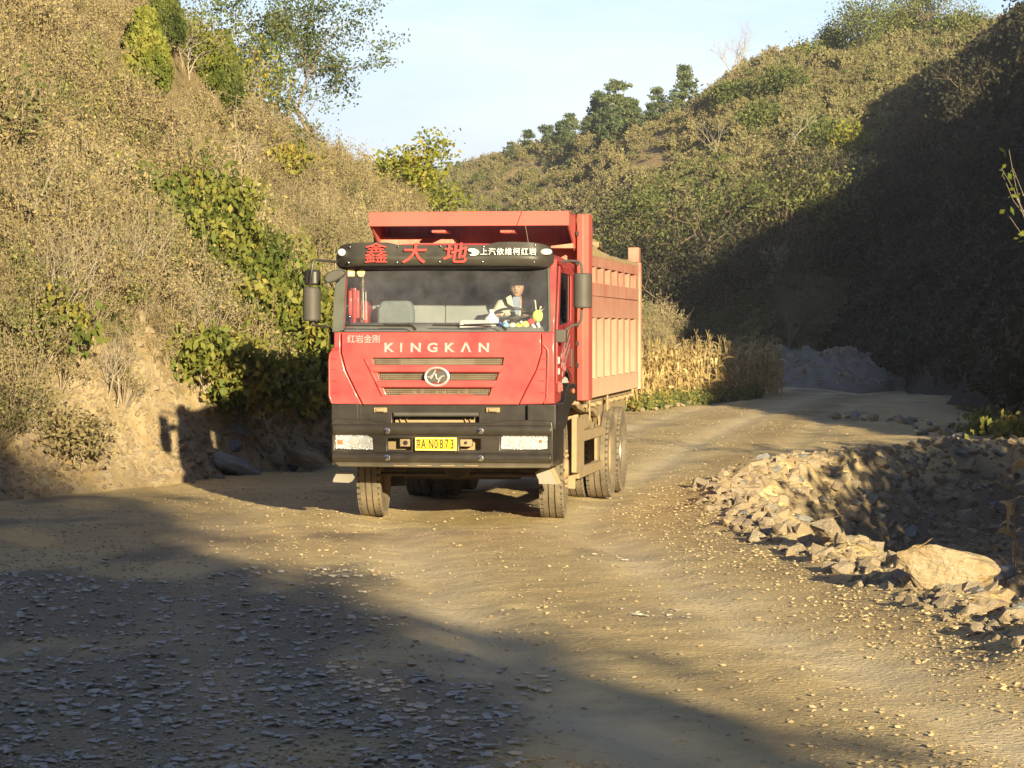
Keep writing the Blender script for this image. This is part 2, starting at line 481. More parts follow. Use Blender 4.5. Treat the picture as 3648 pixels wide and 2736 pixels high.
def tubes(segs, n=4):
    """segs: list of (p0,p1,r0,r1) -> V,F quads"""
    P0 = np.array([s[0] for s in segs], float); P1 = np.array([s[1] for s in segs], float)
    r0 = np.array([s[2] for s in segs]); r1 = np.array([s[3] for s in segs])
    d = P1 - P0; d /= np.linalg.norm(d, axis=1)[:, None] + 1e-9
    ref = np.where(np.abs(d[:, 2:3]) < 0.9, np.array([[0, 0, 1.0]]), np.array([[1.0, 0, 0]]))
    a = np.cross(d, ref); a /= np.linalg.norm(a, axis=1)[:, None]; b = np.cross(d, a)
    V = []
    for P, r in ((P0, r0), (P1, r1)):
        for k in range(n):
            t = 2 * PI * k / n
            V.append(P + (a * math.cos(t) + b * math.sin(t)) * r[:, None])
    V = np.stack(V, 1).reshape(-1, 3)
    m = len(segs); base = (np.arange(m) * 2 * n)[:, None]
    F = []
    for k in range(n):
        F.append(base + np.array([[k, (k + 1) % n, n + (k + 1) % n, n + k]]))
    return V, np.stack(F, 1).reshape(-1, 4)

def cat(parts):
    V = []; F = []; M = []; Rn = []; k = 0
    for v, f, m, r in parts:
        V.append(v); F.append(f + k); k += len(v); M.append(np.full(len(f), m)); Rn.append(np.broadcast_to(r, (len(f),)) if np.ndim(r) == 0 else r)
    return np.concatenate(V), np.concatenate(F), np.concatenate(M), np.concatenate(Rn)

def branch(segs, tips, p, d, L, r, depth, g, spread=0.6, nb=3, up=0.15, taper=0.6, wig=0.18, minlev=0):
    """recursive limbs; tips collects points along the last two orders"""
    steps = 3 if depth > 0 else 2
    q = Vector(p); dd = Vector(d).normalized(); rr = r
    pts = [q.copy()]
    for k in range(steps):
        dd = (dd + Vector(g.normal(size=3)) * wig + Vector((0, 0, up * 0.4))).normalized()
        q2 = q + dd * L / steps
        r2 = rr - (r - r * taper) / steps
        segs.append((tuple(q), tuple(q2), rr, r2))
        q = q2; rr = r2; pts.append(q.copy())
        if depth <= minlev: tips.append(tuple(q))
    if depth <= 0: return
    n = nb + (g.random() < 0.5)
    for k in range(n):
        t = 0.35 + 0.65 * (k + g.random()) / n
        i = min(int(t * steps), steps - 1)
        b0 = pts[i].lerp(pts[i + 1], t * steps - i)
        az = 2.4 * k + g.random() * 1.2
        side = dd.orthogonal().normalized()
        side = Matrix.Rotation(az, 3, dd) @ side
        nd = (dd * (1 - spread * 0.5) + side * spread + Vector((0, 0, up))).normalized()
        branch(segs, tips, b0, nd, L * (0.62 + 0.25 * g.random()), rr * 0.75, depth - 1, g, spread, nb, up, taper, wig, minlev)

def shrub_template(seed, leafm, R_=0.55, H=0.8, nst=18, nleaf=900, size=0.021, aspect=1.7, kind='brush'):
    g = np.random.default_rng(seed)
    segs = []; L = []
    for k in range(nst):
        az = g.random() * 2 * PI; lean = g.random() ** 0.7
        e = np.array([math.cos(az) * R_ * lean, math.sin(az) * R_ * lean, H * (1.05 - 0.55 * lean) * (0.75 + 0.5 * g.random())])
        m = e * 0.55 + g.normal(size=3) * 0.05; m[2] += 0.08
        segs += [((0, 0, -0.05), tuple(m), 0.010, 0.006), (tuple(m), tuple(e), 0.006, 0.0025)]
        for j in range(4):
            t = 0.3 + 0.6 * g.random(); b0 = m + (e - m) * t
            e2 = b0 + g.normal(size=3) * 0.13 + (0, 0, 0.07)
            segs.append((tuple(b0), tuple(e2), 0.0035, 0.0015))
            L.append(b0 + (e2 - b0) * g.random((7, 1)) + g.normal(size=(7, 3)) * 0.03)
        L.append(m + (e - m) * g.random((8, 1)) + g.normal(size=(8, 3)) * 0.055)
    L = np.concatenate(L)
    if len(L) < nleaf: L = np.concatenate([L, L[g.integers(0, len(L), nleaf - len(L))] + g.normal(size=(nleaf - len(L), 3)) * 0.06])
    L[:, 2] = np.maximum(L[:, 2], 0.0)
    v1, f1 = tubes(segs, 3); v2, f2 = quads(L, size, aspect, up=0.3, g=g)
    V, F, M, Rn = cat([(v1, f1, 0, 0.5), (v2, f2, 1, g.random(len(f2)))])
    me = np_mesh("shrub_shape", V, F, [M_twig, leafm], Rn, mi=M)
    return bpy.data.objects.new("shrub_shape", me)

def grass_template(seed, H=0.4, n=60):
    g = np.random.default_rng(seed)
    b = g.normal(size=(n, 3)) * (0.12, 0.12, 0); az = g.random(n) * 2 * PI
    o = np.stack([np.cos(az), np.sin(az), np.zeros(n)], 1)
    h = H * (0.5 + 0.7 * g.random(n))[:, None]; w = 0.006
    side = np.stack([-np.sin(az), np.cos(az), np.zeros(n)], 1) * w
    bend = o * h * (0.2 + 0.5 * g.random(n))[:, None]
    V = np.stack([b - side, b + side, b + side * 0.6 + bend * 0.35 + [0, 0, 1] * h * 0.6, b - side * 0.6 + bend * 0.35 + [0, 0, 1] * h * 0.6,
                  b + bend + [0, 0, 1] * h * 0.95, b + bend * 1.02 + [0, 0, 1] * h * 0.95], 1).reshape(-1, 3)
    i = (np.arange(n) * 6)[:, None]
    F = np.concatenate([i + [0, 1, 2, 3], i + [3, 2, 5, 4]])
    rn = g.random(n)
    return bpy.data.objects.new("grass_shape", np_mesh("grass_shape", V, F, [M_grass], np.concatenate([rn, rn])))

def template_set(name, objs):
    c = bpy.data.collections.new(name)
    for i, o in enumerate(objs):
        o.name = "%s_%02d" % (name, i); c.objects.link(o)
    return c

def scatter(name, P, coll, nt_, scale, label, cat_, lean=None, kind='stuff', g=rng, flat=False, zs=None):
    """one object of many small copies (geometry nodes)"""
    n = len(P)
    me = bpy.data.meshes.new(name)
    me.vertices.add(n); me.vertices.foreach_set("co", np.asarray(P, np.float32).ravel())
    rot = np.zeros((n, 3), np.float32); rot[:, 2] = g.random(n) * 2 * PI
    if lean is not None: rot[:, :2] = lean
    if flat is True: rot = (g.random((n, 3)) * 2 * PI).astype(np.float32)
    a = me.attributes.new("rot", 'FLOAT_VECTOR', 'POINT'); a.data.foreach_set("vector", rot.ravel())
    s = np.asarray(scale, np.float32); s = np.repeat(s[:, None], 3, 1) if s.ndim == 1 else s
    a = me.attributes.new("scl", 'FLOAT_VECTOR', 'POINT'); a.data.foreach_set("vector", s.ravel())
    a = me.attributes.new("idx", 'INT', 'POINT'); a.data.foreach_set("value", g.integers(0, nt_, n).astype(np.int32))
    o = link(name, me)
    ng = bpy.data.node_groups.new(name, 'GeometryNodeTree')
    ng.interface.new_socket("Geometry", in_out='INPUT', socket_type='NodeSocketGeometry')
    ng.interface.new_socket("Geometry", in_out='OUTPUT', socket_type='NodeSocketGeometry')
    gi = ng.nodes.new('NodeGroupInput'); go = ng.nodes.new('NodeGroupOutput')
    ci = ng.nodes.new('GeometryNodeCollectionInfo'); ci.inputs[0].default_value = coll
    ci.inputs["Separate Children"].default_value = True; ci.inputs["Reset Children"].default_value = True
    ip = ng.nodes.new('GeometryNodeInstanceOnPoints'); ip.inputs["Pick Instance"].default_value = True
    for nm, dt, sock in (("rot", 'FLOAT_VECTOR', "Rotation"), ("scl", 'FLOAT_VECTOR', "Scale"), ("idx", 'INT', "Instance Index")):
        na = ng.nodes.new('GeometryNodeInputNamedAttribute'); na.data_type = dt; na.inputs[0].default_value = nm
        out = na.outputs[0]
        ng.links.new(out, ip.inputs[sock])
    ng.links.new(gi.outputs[0], ip.inputs["Points"]); ng.links.new(ci.outputs[0], ip.inputs["Instance"])
    ng.links.new(ip.outputs[0], go.inputs[0])
    md = o.modifiers.new("scatter", 'NODES'); md.node_group = ng
    if label: tag(o, label, cat_)
    if kind: o["kind"] = kind
    return o

# ================================================================ TERRAIN
def interp(xs, ys): 
    xs = np.array(xs, float); ys = np.array(ys, float)
    return lambda v: np.interp(v, xs, ys)
PIT = [(4.2, 6), (3.9, 14), (3.75, 18), (3.5, 21.5), (3.15, 25), (2.85, 28), (2.7, 31), (3.0, 34), (3.5, 37.5), (4.6, 41.5), (6.2, 45), (8.2, 47), (14, 47.5), (16, 40), (16, 20), (16, 6)]
def poly_sd(x, y, poly):
    """signed distance, positive inside"""
    x = np.asarray(x, float); y = np.asarray(y, float)
    ins = np.zeros(x.shape, bool); dm = np.full(x.shape, 1e9)
    n = len(poly)
    for i in range(n):
        x0, y0 = poly[i]; x1, y1 = poly[(i + 1) % n]
        dx, dy = x1 - x0, y1 - y0
        t = np.clip(((x - x0) * dx + (y - y0) * dy) / (dx * dx + dy * dy), 0, 1)
        dm = np.minimum(dm, np.hypot(x - x0 - t * dx, y - y0 - t * dy))
        c = ((y0 > y) != (y1 > y)) & (x < (x1 - x0) * (y - y0) / (y1 - y0 + 1e-12) + x0)
        ins ^= c
    return np.where(ins, dm, -dm)

# wheel tracks run from the foreground to the truck and on round the bend
track_x = interp([0, 10, 15, 20, 25, 30, 40, 50, 60, 70, 80, 95, 110], [2.9, 2.2, 1.45, 0.65, 0.1, -0.35, 0.9, 2.3, 3.9, 5.6, 7.4, 10.5, 14.5])
def ground_z(x, y, fine=True):
    s = poly_sd(x, y, PIT) + 0.35 * fbm(x * 0.9, y * 0.9, 3)
    z = -1.3 * sstep(0.0, 1.7, s) + 0.16 * np.exp(-((s + 0.15) / 0.45) ** 2)
    z = z + 0.10 * fbm(x * 0.25, y * 0.25, 3) * sstep(2.0, 5.0, np.abs(x - track_x(y)))
    if fine:
        z = z + 0.026 * fbm(x * 1.5, y * 0.7, 4) + 0.018 * fbm(x * 6, y * 4, 3)
        z = z + (0.16 * fbm(x * 2.6, y * 2.6, 3) + 0.09 * fbm(x * 6.5, y * 6.5, 2)) * sstep(-0.6, 0.2, s)
    # shallow wheel ruts
    for off in (-1.05, 1.05, 2.9):
        z = z - 0.035 * np.exp(-((x - track_x(y) - off) / 0.28) ** 2)
    # low shoulder between the far rim and the slope on the right
    z = z - 0.25 * sstep(10.5, 13, x) * sstep(40, 55, y)
    return z
def track_attr(x, y):
    a = 0
    for off, wd, st in ((-1.05, 0.42, 1.0), (1.05, 0.45, 1.0), (2.9, 0.3, 0.45), (-3.0, 0.35, 0.4)):
        a = a + st * np.exp(-((x - track_x(y) - off + 0.25 * fbm(y * 0.3, y * 0 + off, 2)) / wd) ** 2)
    return np.clip(a * (0.75 + 0.8 * fbm(x * 1.2, y * 0.7, 3)), 0, 1)
def damp_attr(x, y):
    a = np.exp(-((x - track_x(y) - 2.15) / 0.55) ** 2) * 0.9 + np.exp(-((x - track_x(y)) / 0.5) ** 2) * 0.45
    return np.clip(a * (0.8 + 0.9 * fbm(x * 0.8, y * 0.35, 3)), 0, 1)

def sheet(name, xs, ys, zf, mat, kind='structure', attrs=None, smooth=True):
    X, Y = np.meshgrid(xs, ys)
    x = X.ravel(); y = Y.ravel(); z = zf(x, y)
    nx, ny = len(xs), len(ys)
    i = np.arange(nx * ny).reshape(ny, nx)
    F = np.stack([i[:-1, :-1], i[:-1, 1:], i[1:, 1:], i[1:, :-1]], -1).reshape(-1, 4)
    at = {k: f(x, y) for k, f in (attrs or {}).items()}
    me = np_mesh(name, np.stack([x, y, z], 1), F, [mat], smooth=smooth, attrs=at)
    o = link(name, me); o["kind"] = kind
    return o
def fines_attr(x, y):  # mask for darker, greyer ground, mostly in the left foreground
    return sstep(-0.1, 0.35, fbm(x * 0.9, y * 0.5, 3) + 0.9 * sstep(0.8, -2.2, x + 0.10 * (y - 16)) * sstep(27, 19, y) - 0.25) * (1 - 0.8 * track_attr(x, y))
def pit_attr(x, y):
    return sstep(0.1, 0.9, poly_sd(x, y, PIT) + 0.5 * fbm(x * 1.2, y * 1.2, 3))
xs = np.concatenate([np.linspace(-14, -7, 18)[:-1], np.arange(-7, 10, 0.085), np.linspace(10, 17, 30)])
ys = np.concatenate([np.linspace(4, 12, 30)[:-1], np.arange(12, 52, 0.10), np.arange(52, 86, 0.22), np.linspace(86, 135, 60)])
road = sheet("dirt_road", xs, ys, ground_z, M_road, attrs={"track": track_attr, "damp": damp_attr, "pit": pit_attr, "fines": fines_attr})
def far_ground(x, y):
    z = np.full(x.shape, -0.06)
    inner = (x > -13.9) & (x < 16.9) & (y > 4.1) & (y < 134)
    return np.where(inner, -3.0, z)
gx = np.concatenate([np.linspace(-2500, -60, 25), np.linspace(-50, -14, 10), [-13.8], np.linspace(-10, 15, 6), [16.8], np.linspace(17.05, 60, 10), np.linspace(80, 2500, 25)])
gy = np.concatenate([np.linspace(-600, -40, 12), np.linspace(-30, 3.95, 8), [4.2], np.linspace(10, 130, 12), [133.9, 135.05], np.linspace(150, 3000, 30)])
sheet("ground", gx, gy, far_ground, M_hill)

# ---- left hillside: a cut bank at the road, brush slope above it
L_toe = interp([-700, -400, 0, 100, 194, 260, 333, 400, 444, 520, 600, 680], [24, 29, 33.7, 35.6, 38.0, 40.2, 43.3, 48, 53, 61, 72, 84])
L_rd = interp([-700, -400, 0, 176, 241, 296, 361, 393, 444, 520, 600, 680], [44, 48, 53, 58, 63, 68, 72, 74, 78, 84, 90, 95])
L_ry = interp([-700, -400, 0, 100, 176, 241, 296, 361, 393, 444, 520, 600, 640, 680], [-520, -400, -150, -45, 38, 126, 160, 182, 204, 228, 275, 326, 338, 339])
bank_h = interp([-700, 0, 120, 200, 260, 333, 400, 520, 680], [1.2, 1.25, 1.3, 1.3, 1.2, 0.9, 0.7, 0.4, 0.0])
def left_z(u, d):
    dt, dr = L_toe(u), L_rd(u)
    zr = HC + (328.5 - L_ry(u)) / FPX * dr
    x = (u - 512) / FPX * d
    bh = np.minimum(bank_h(u), np.maximum(zr, 0.05))
    t = np.clip((d - dt) / (dr - dt), 0, 1)
    bt = np.clip((d - dt) / 2.3, 0, 1)
    z = bh * (0.55 * bt ** 0.7 + 0.45 * bt ** 2.2) + (zr - bh) * (t ** 1.08) * (bt)
    z = np.where(d > dr, zr - 0.45 * (d - dr), z)
    z = np.where(d < dt, -0.35 * (dt - d), z)
    amp = sstep(0, 3, d - dt)
    z = z + 0.55 * fbm(x * 0.35, d * 0.35, 3) * amp * np.clip(zr / 6, 0.1, 1) + (0.30 * fbm(x * 1.5, d * 1.5, 4) + 0.16 * fbm(x * 4.2, d * 2.5, 3)) * sstep(-0.2, 0.8, d - dt) * (1 - 0.6 * amp)
    return z
def polar_sheet(name, us, ts, dtf, drf, ext, zf, mat, t_in=-0.05):
    U, T = np.meshgrid(us, ts); u = U.ravel(); t = T.ravel()
    dt, dr = dtf(u), drf(u)
    d = np.where(t <= 1, dt + t * (dr - dt), dr + (t - 1) * ext)
    z = zf(u, d); x = (u - 512) / FPX * d
    nx, ny = len(us), len(ts); i = np.arange(nx * ny).reshape(ny, nx)
    F = np.stack([i[:-1, :-1], i[:-1, 1:], i[1:, 1:], i[1:, :-1]], -1).reshape(-1, 4)
    me = np_mesh(name, np.stack([x, d, z], 1), F, [mat] if not isinstance(mat, list) else mat, smooth=True)
    o = link(name, me); o["kind"] = 'structure'
    return o
lh = polar_sheet("hill", np.linspace(-700, 680, 420), np.concatenate([np.linspace(-0.04, 0.16, 60), np.linspace(0.17, 1, 90), np.linspace(1.03, 2, 20)]), L_toe, L_rd, 40, left_z, [M_bank, M_hill])
# the cut bank is bare earth, the slope above it is soil between the brush
pl = np.zeros(len(lh.data.polygons) * 3); lh.data.polygons.foreach_get("center", pl); pl = pl.reshape(-1, 3)
uu = pl[:, 0] / pl[:, 1] * FPX + 512
lh.data.polygons.foreach_set("material_index", ((pl[:, 1] - L_toe(uu)) > 1.8 + 1.5 * fbm(pl[:, 0] * 0.8, pl[:, 1] * 0.8, 3)).astype(np.int32))

# ---- far hill
F_toe = interp([200, 400, 560, 600, 750, 870, 1024, 1400], [150, 140, 118, 112, 112, 118, 122, 130])
F_rd = interp([200, 400, 560, 610, 694, 787, 954, 1400], [330, 320, 290, 240, 222, 210, 200, 190])
F_ry = interp([200, 300, 400, 440, 486, 569, 597, 620, 648, 694, 741, 787, 880, 954, 1100, 1400], [225, 210, 192, 184, 170, 153, 147, 139, 130, 112, 77, 62, 50, 42, 4, -60])
def far_z(u, d):
    dt, dr = F_toe(u), F_rd(u)
    zr = HC + (328.5 - F_ry(u)) / FPX * dr
    t = np.clip((d - dt) / (dr - dt), 0, 1)
    x = (u - 512) / FPX * d
    z = zr * (0.25 * t + 0.75 * (1 - (1 - t) ** 1.5)) * 1.0
    z = np.where(d > dr, zr - 0.4 * (d - dr), z)
    z = np.where(d < dt, -0.3 * (dt - d), z)
    z = z + 2.2 * fbm(x * 0.07, d * 0.07, 3) * sstep(0.05, 0.3, t) * (1 - sstep(0.75, 1.0, t)) + 0.8 * fbm(x * 0.3, d * 0.3, 3) * sstep(0, 0.2, t)
    return z
polar_sheet("far_hill", np.linspace(200, 1400, 260), np.concatenate([np.linspace(-0.03, 1, 130), np.linspace(1.05, 2, 14)]), F_toe, F_rd, 120, far_z, M_hill)

# ---- right hill: steep slope that faces away from the sun
R_toe = interp([-90, -60, -25, 0, 14, 25, 40, 52, 62, 75, 90, 105, 125, 150, 200], [34, 28, 22, 17.5, 15, 13, 11.6, 10.6, 11.4, 13.2, 15.0, 15.2, 14.0, 13.0, 14])
R_sl = interp([-90, 0, 30, 50, 70, 120, 200], [0.9, 0.93, 0.96, 1.1, 1.28, 1.5, 1.55])
def right_z(x, y):
    s = x - R_toe(y) + 1.1 * fbm(y * 0.22, x * 0.05, 3)
    cap = 25.0
    z = s * R_sl(y)
    z = np.where(z > 0, cap * np.tanh(z / cap) * (1 + 0.0 * z), z * 0.5)
    z = z + 1.3 * fbm(x * 0.22, y * 0.16, 4) * sstep(0, 4, s) + 0.3 * fbm(x * 1.3, y * 1.3, 3) * sstep(-0.3, 1, s) - 0.25
    return z
xr = np.concatenate([np.linspace(8, 34, 110), np.linspace(35, 80, 30)])
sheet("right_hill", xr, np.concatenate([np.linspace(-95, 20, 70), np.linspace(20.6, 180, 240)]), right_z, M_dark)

# ---- unseen spur added behind the camera, shaped to throw the foreground into shade
def back_z(x, y):
    h = np.interp(x, [-90, -20, 0, 8.6, 11.2, 12.9, 14.0, 15.0, 15.9, 18.0], [11, 10.8, 10.5, 10.2, 9.8, 8.6, 6.0, 3.4, 1.4, 0])
    t = np.clip(1 - np.abs(y + 28) / 17, 0, 1)
    return h * sstep(0, 1, t) * (1 + 0.16 * fbm(x * 0.3, y * 0.2, 3)) - 0.3
sheet("shade_spur", np.linspace(-90, 20, 130), np.linspace(-48, -9, 50), back_z, M_hill)

# ================================================================ GROUND COVER (stuff)
brush_set = template_set("brush_shape", [
    shrub_template(1, M_brush), shrub_template(2, M_brush, 0.7, 0.7, 22, 1000, 0.020), shrub_template(3, M_brush, 0.45, 1.0, 20, 800, 0.019),
    shrub_template(4, M_brush, 0.6, 0.6, 18, 1000, 0.022), shrub_template(5, M_brush, 0.65, 0.9, 34, 200, 0.022),
    shrub_template(6, M_brushg, 0.55, 0.75, 16, 700, 0.030), shrub_template(8, M_brush, 0.5, 1.1, 26, 300, 0.022)])
far_set = template_set("far_shape", [
    shrub_template(11, M_far, 0.7, 0.6, 14, 420, 0.05), shrub_template(12, M_far, 0.6, 0.8, 14, 400, 0.05), shrub_template(16, M_far, 0.7, 0.5, 14, 400, 0.045),
    shrub_template(13, M_far, 0.8, 0.55, 14, 420, 0.05), shrub_template(14, M_green, 0.55, 0.7, 10, 340, 0.055),
    shrub_template(15, M_far, 0.5, 0.9, 16, 200, 0.07)])
grass_set = template_set("grass_shape", [grass_template(21), grass_template(22, 0.55, 70), grass_template(23, 0.3, 50)])

def left_pts(n, u0, u1, tmin, tmax, g=rng):
    u = g.uniform(u0, u1, n); dt, dr = L_toe(u), L_rd(u)
    d = dt + (tmin + (tmax - tmin) * g.random(n) ** 0.85) * (dr - dt)
    x = (u - 512) / FPX * d
    return np.stack([x, d, left_z(u, d)], 1), u, d
def at_left(u, d): return ((u - 512) / FPX * d, d, float(left_z(np.array([float(u)]), np.array([float(d)]))[0]))
def on_left_ray(u_, y_):
    dd = np.arange(float(L_toe(u_)) + 0.3, float(L_rd(u_)) - 0.5, 0.1)
    yy = 328.5 - (left_z(np.full(dd.shape, float(u_)), dd) - HC) / dd * FPX
    i = int(np.argmax(yy < y_)) if (yy < y_).any() else len(dd) - 1
    return at_left(u_, dd[i])
P, u, d = left_pts(17000, -560, 668, 0.05, 1.35)
off = d - L_toe(u)
keep = (off > 0.95 + 1.3 * fbm(P[:, 0] * 0.8, P[:, 1] * 0.8, 3) + np.clip((110 - np.abs(u - 190)) / 110, 0, 1) * 1.1) & (left_z(u, d) > 0.1)
keep &= rng.random(len(u)) < np.clip(0.95 + 1.5 * fbm(P[:, 0] * 0.4, P[:, 1] * 0.4, 3), 0.16, 1)
P = P[keep]; u = u[keep]
P[:, 2] -= 0.06
CY = [on_left_ray(146, 98), on_left_ray(165, 50), at_left(224, 61.3), at_left(207, 59.3)]
for cl3 in CY:   # clearings round the cypresses
    pu = P[:, 0] / P[:, 1]; kk = ~((np.abs(pu - cl3[0] / cl3[1]) * cl3[1] < 0.62) & (P[:, 1] > cl3[1] - 4.5) & (P[:, 1] < cl3[1] + 0.8)); P = P[kk]; u = u[kk]
sc = (0.36 + 0.95 * rng.random(len(P)) ** 2.6 + 0.45 * (rng.random(len(P)) < 0.04)) * (1 + 0.6 * fbm(P[:, 0] * 0.3, P[:, 1] * 0.3, 2))
scatter("hillside_brush", P, brush_set, 7, sc, "dry brown brush and scrub covering the sunlit hillside behind the truck on the left", "scrub")
P, u, d = left_pts(3600, -560, 660, 0.02, 0.9)
keep = ((d - L_toe(u)) > 1.6 + 1.2 * rng.random(len(u))) & (P[:, 2] > 0.1)
P = P[keep]
scatter("hillside_grass", P, grass_set, 3, 0.35 + 0.5 * rng.random(len(P)), "tufts of dead straw coloured grass on top of the earth bank and the left slope", "grass")

n = 23000
u = rng.uniform(230, 1330, n); t = rng.random(n) ** 0.9 * 1.12
dt, dr = F_toe(u), F_rd(u); d = np.where(t < 1, dt + t * (dr - dt), dr + (t - 1) * 120)
P = np.stack([(u - 512) / FPX * d, d, far_z(u, d) - 0.1], 1)
k = (P[:, 2] > 0.2) & (rng.random(n) < np.clip(0.9 + 1.2 * fbm(P[:, 0] * 0.06, P[:, 1] * 0.06, 3), 0.2, 1))
P = P[k]
scatter("far_hill_scrub", P, far_set, 6, 0.5 + 1.1 * rng.random(len(P)) ** 2.2, "brown and olive scrub covering the far hill behind the valley", "scrub")

n = 7500
y = rng.uniform(-20, 165, n); s = rng.random(n) ** 1.3 * 26; x = R_toe(y) + s
P = np.stack([x, y, right_z(x, y) - 0.1], 1); P = P[P[:, 2] > 0.0]
k = ~((rng.random(len(P)) < 0.55) & (fbm(P[:, 0] * 0.3, P[:, 1] * 0.12, 2) > 0.22))
P = P[k]
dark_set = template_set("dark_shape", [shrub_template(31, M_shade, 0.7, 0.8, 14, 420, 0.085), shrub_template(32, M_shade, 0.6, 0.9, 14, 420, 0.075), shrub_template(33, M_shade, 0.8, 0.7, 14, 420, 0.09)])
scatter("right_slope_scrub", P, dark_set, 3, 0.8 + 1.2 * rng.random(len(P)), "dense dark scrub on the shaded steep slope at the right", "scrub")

n = 1500
x = rng.uniform(-60, 16.0, n); y = rng.uniform(-40, -14, n)
P = np.stack([x, y, back_z(x, y)], 1); P = P[P[:, 2] > 1]
scatter("shade_spur_scrub", P, brush_set, 7, 1.0 + 1.0 * rng.random(len(P)), "scrub on the unseen spur added behind the viewpoint", "scrub")

# ================================================================ ROCKS
def rock_mesh(name, seed, mat, squash=(1, 0.8, 0.6), n=22, sub=0):
    g = np.random.default_rng(seed)
    v = g.normal(size=(n, 3)); v /= np.linalg.norm(v, axis=1)[:, None]
    v = v * (0.75 + 0.35 * g.random((n, 1))) * np.array(squash) * 0.5
    bm = bmesh.new()
    for p in v: bm.verts.new(p)
    r = bmesh.ops.convex_hull(bm, input=bm.verts)
    bmesh.ops.delete(bm, geom=[e for e in r["geom_interior"] if isinstance(e, bmesh.types.BMVert)], context='VERTS')
    if sub:
        bmesh.ops.bevel(bm, geom=list(bm.edges), offset=0.03, segments=1, affect='EDGES')
        for _ in range(sub):
            bmesh.ops.triangulate(bm, faces=bm.faces)
            bmesh.ops.subdivide_edges(bm, edges=bm.edges, cuts=1, use_grid_fill=True)
        for vv in bm.verts:
            c = vv.co
            f = float(fbm(c.x * 5 + 3, c.y * 5 + c.z * 7, 4)) * 0.05 + float(fbm(c.x * 2, c.z * 16, 3)) * 0.035
            vv.co = c * (1 + f * 3.0)
    bmesh.ops.recalc_face_normals(bm, faces=bm.faces)
    me = bpy.data.meshes.new(name); bm.to_mesh(me); bm.free()
    me.materials.append(mat)
    return me
grav_objs = [bpy.data.objects.new("stone", rock_mesh("gravel_stone", 100 + k, M_grav, (1, 0.8, 0.33), 12)) for k in range(6)]
grav_set = template_set("gravel_shape", grav_objs)
rub_set = template_set("rubble_shape", [bpy.data.objects.new("stone", rock_mesh("rubble_stone", 150 + k, M_rock, (1, 0.8, 0.6), 13)) for k in range(5)])
# loose gravel: dense along the shoulders, thin on the tracks
n = 210000
y = 13 + (rng.random(n) ** 1.9) * 62; x = rng.uniform(-7, 11, n)
u = x / y * FPX + 512
s = poly_sd(x, y, PIT)
tr = track_attr(x, y)
shoulder = sstep(-2.6, -0.4, s) + sstep(-0.8, -3.2, x - track_x(y)) * 0.55 * sstep(40, 20, y)
dens = 0.13 + 0.75 * np.clip(shoulder, 0, 1) + 0.5 * np.clip(fbm(x * 0.7, y * 0.4, 3) * 1.6, 0, 1)
dens = dens * (1 - 0.95 * tr)
k = (rng.random(n) < dens) & (u > -60) & (u < 1090) & ((y < L_toe(u) + 1.2) | (u > 520))
x, y, s = x[k], y[k], s[k]
sz = 0.008 + 0.032 * rng.random(len(x)) ** 4.5 + 0.014 * sstep(-1.6, -0.3, s) * rng.random(len(x)) ** 2 + 0.03 * sstep(-1.0, 0.2, s) * rng.random(len(x))
P = np.stack([x, y, ground_z(x, y) + sz * 0.25], 1)
lean = (rng.random((len(x), 2)) - 0.5) * 0.2
scatter("gravel", P, grav_set, 6, sz * 1.5, "loose pale gravel and pebbles strewn over the dirt road and its shoulder", "gravel", lean=lean)
print("gravel", len(x))
# flat pale stones on the darker ground of the left foreground
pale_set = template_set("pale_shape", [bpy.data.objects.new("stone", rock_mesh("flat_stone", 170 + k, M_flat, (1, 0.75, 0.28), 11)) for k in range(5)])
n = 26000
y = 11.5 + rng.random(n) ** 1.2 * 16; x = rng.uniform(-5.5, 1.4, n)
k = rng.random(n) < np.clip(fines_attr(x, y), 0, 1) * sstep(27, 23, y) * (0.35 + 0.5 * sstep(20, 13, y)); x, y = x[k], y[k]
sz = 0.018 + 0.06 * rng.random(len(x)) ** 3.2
scatter("flat_stones", np.stack([x, y, ground_z(x, y) + sz * 0.22], 1), pale_set, 5, sz * 1.5, "flat pale stones lying on the darker ground of the left foreground", "stones", lean=(rng.random((len(x), 2)) - 0.5) * 0.3)
# pebbles on the earth bank and the rubble at its foot
P, u, d = left_pts(9000, -80, 560, 0.0, 0.16)
k = (d - L_toe(u)) < 4.5
P = P[k]; sz = 0.03 + 0.16 * rng.random(len(P)) ** 4
scatter("bank_stones", P, rub_set, 5, sz * 1.3, "small loose stones weathered out of the earth bank at the left", "stones", lean=(rng.random((len(P), 2)) - 0.5))
# rubble in the pit walls too small to count
n = 15000
x = rng.uniform(2.2, 12.5, n); y = rng.uniform(16, 49, n); s = poly_sd(x, y, PIT)
k = (s > -0.55) & (s < 2.3 + 1.5 * rng.random(n)); x, y, s = x[k], y[k], s[k]
sz = 0.06 + 0.22 * rng.random(len(x)) ** 2.5
P = np.stack([x, y, ground_z(x, y)], 1)
scatter("rubble", P, rub_set, 5, sz * 1.3, "broken small stones filling the wall and floor of the roadside pit", "rubble", lean=(rng.random((len(x), 2)) - 0.5) * 1.4)

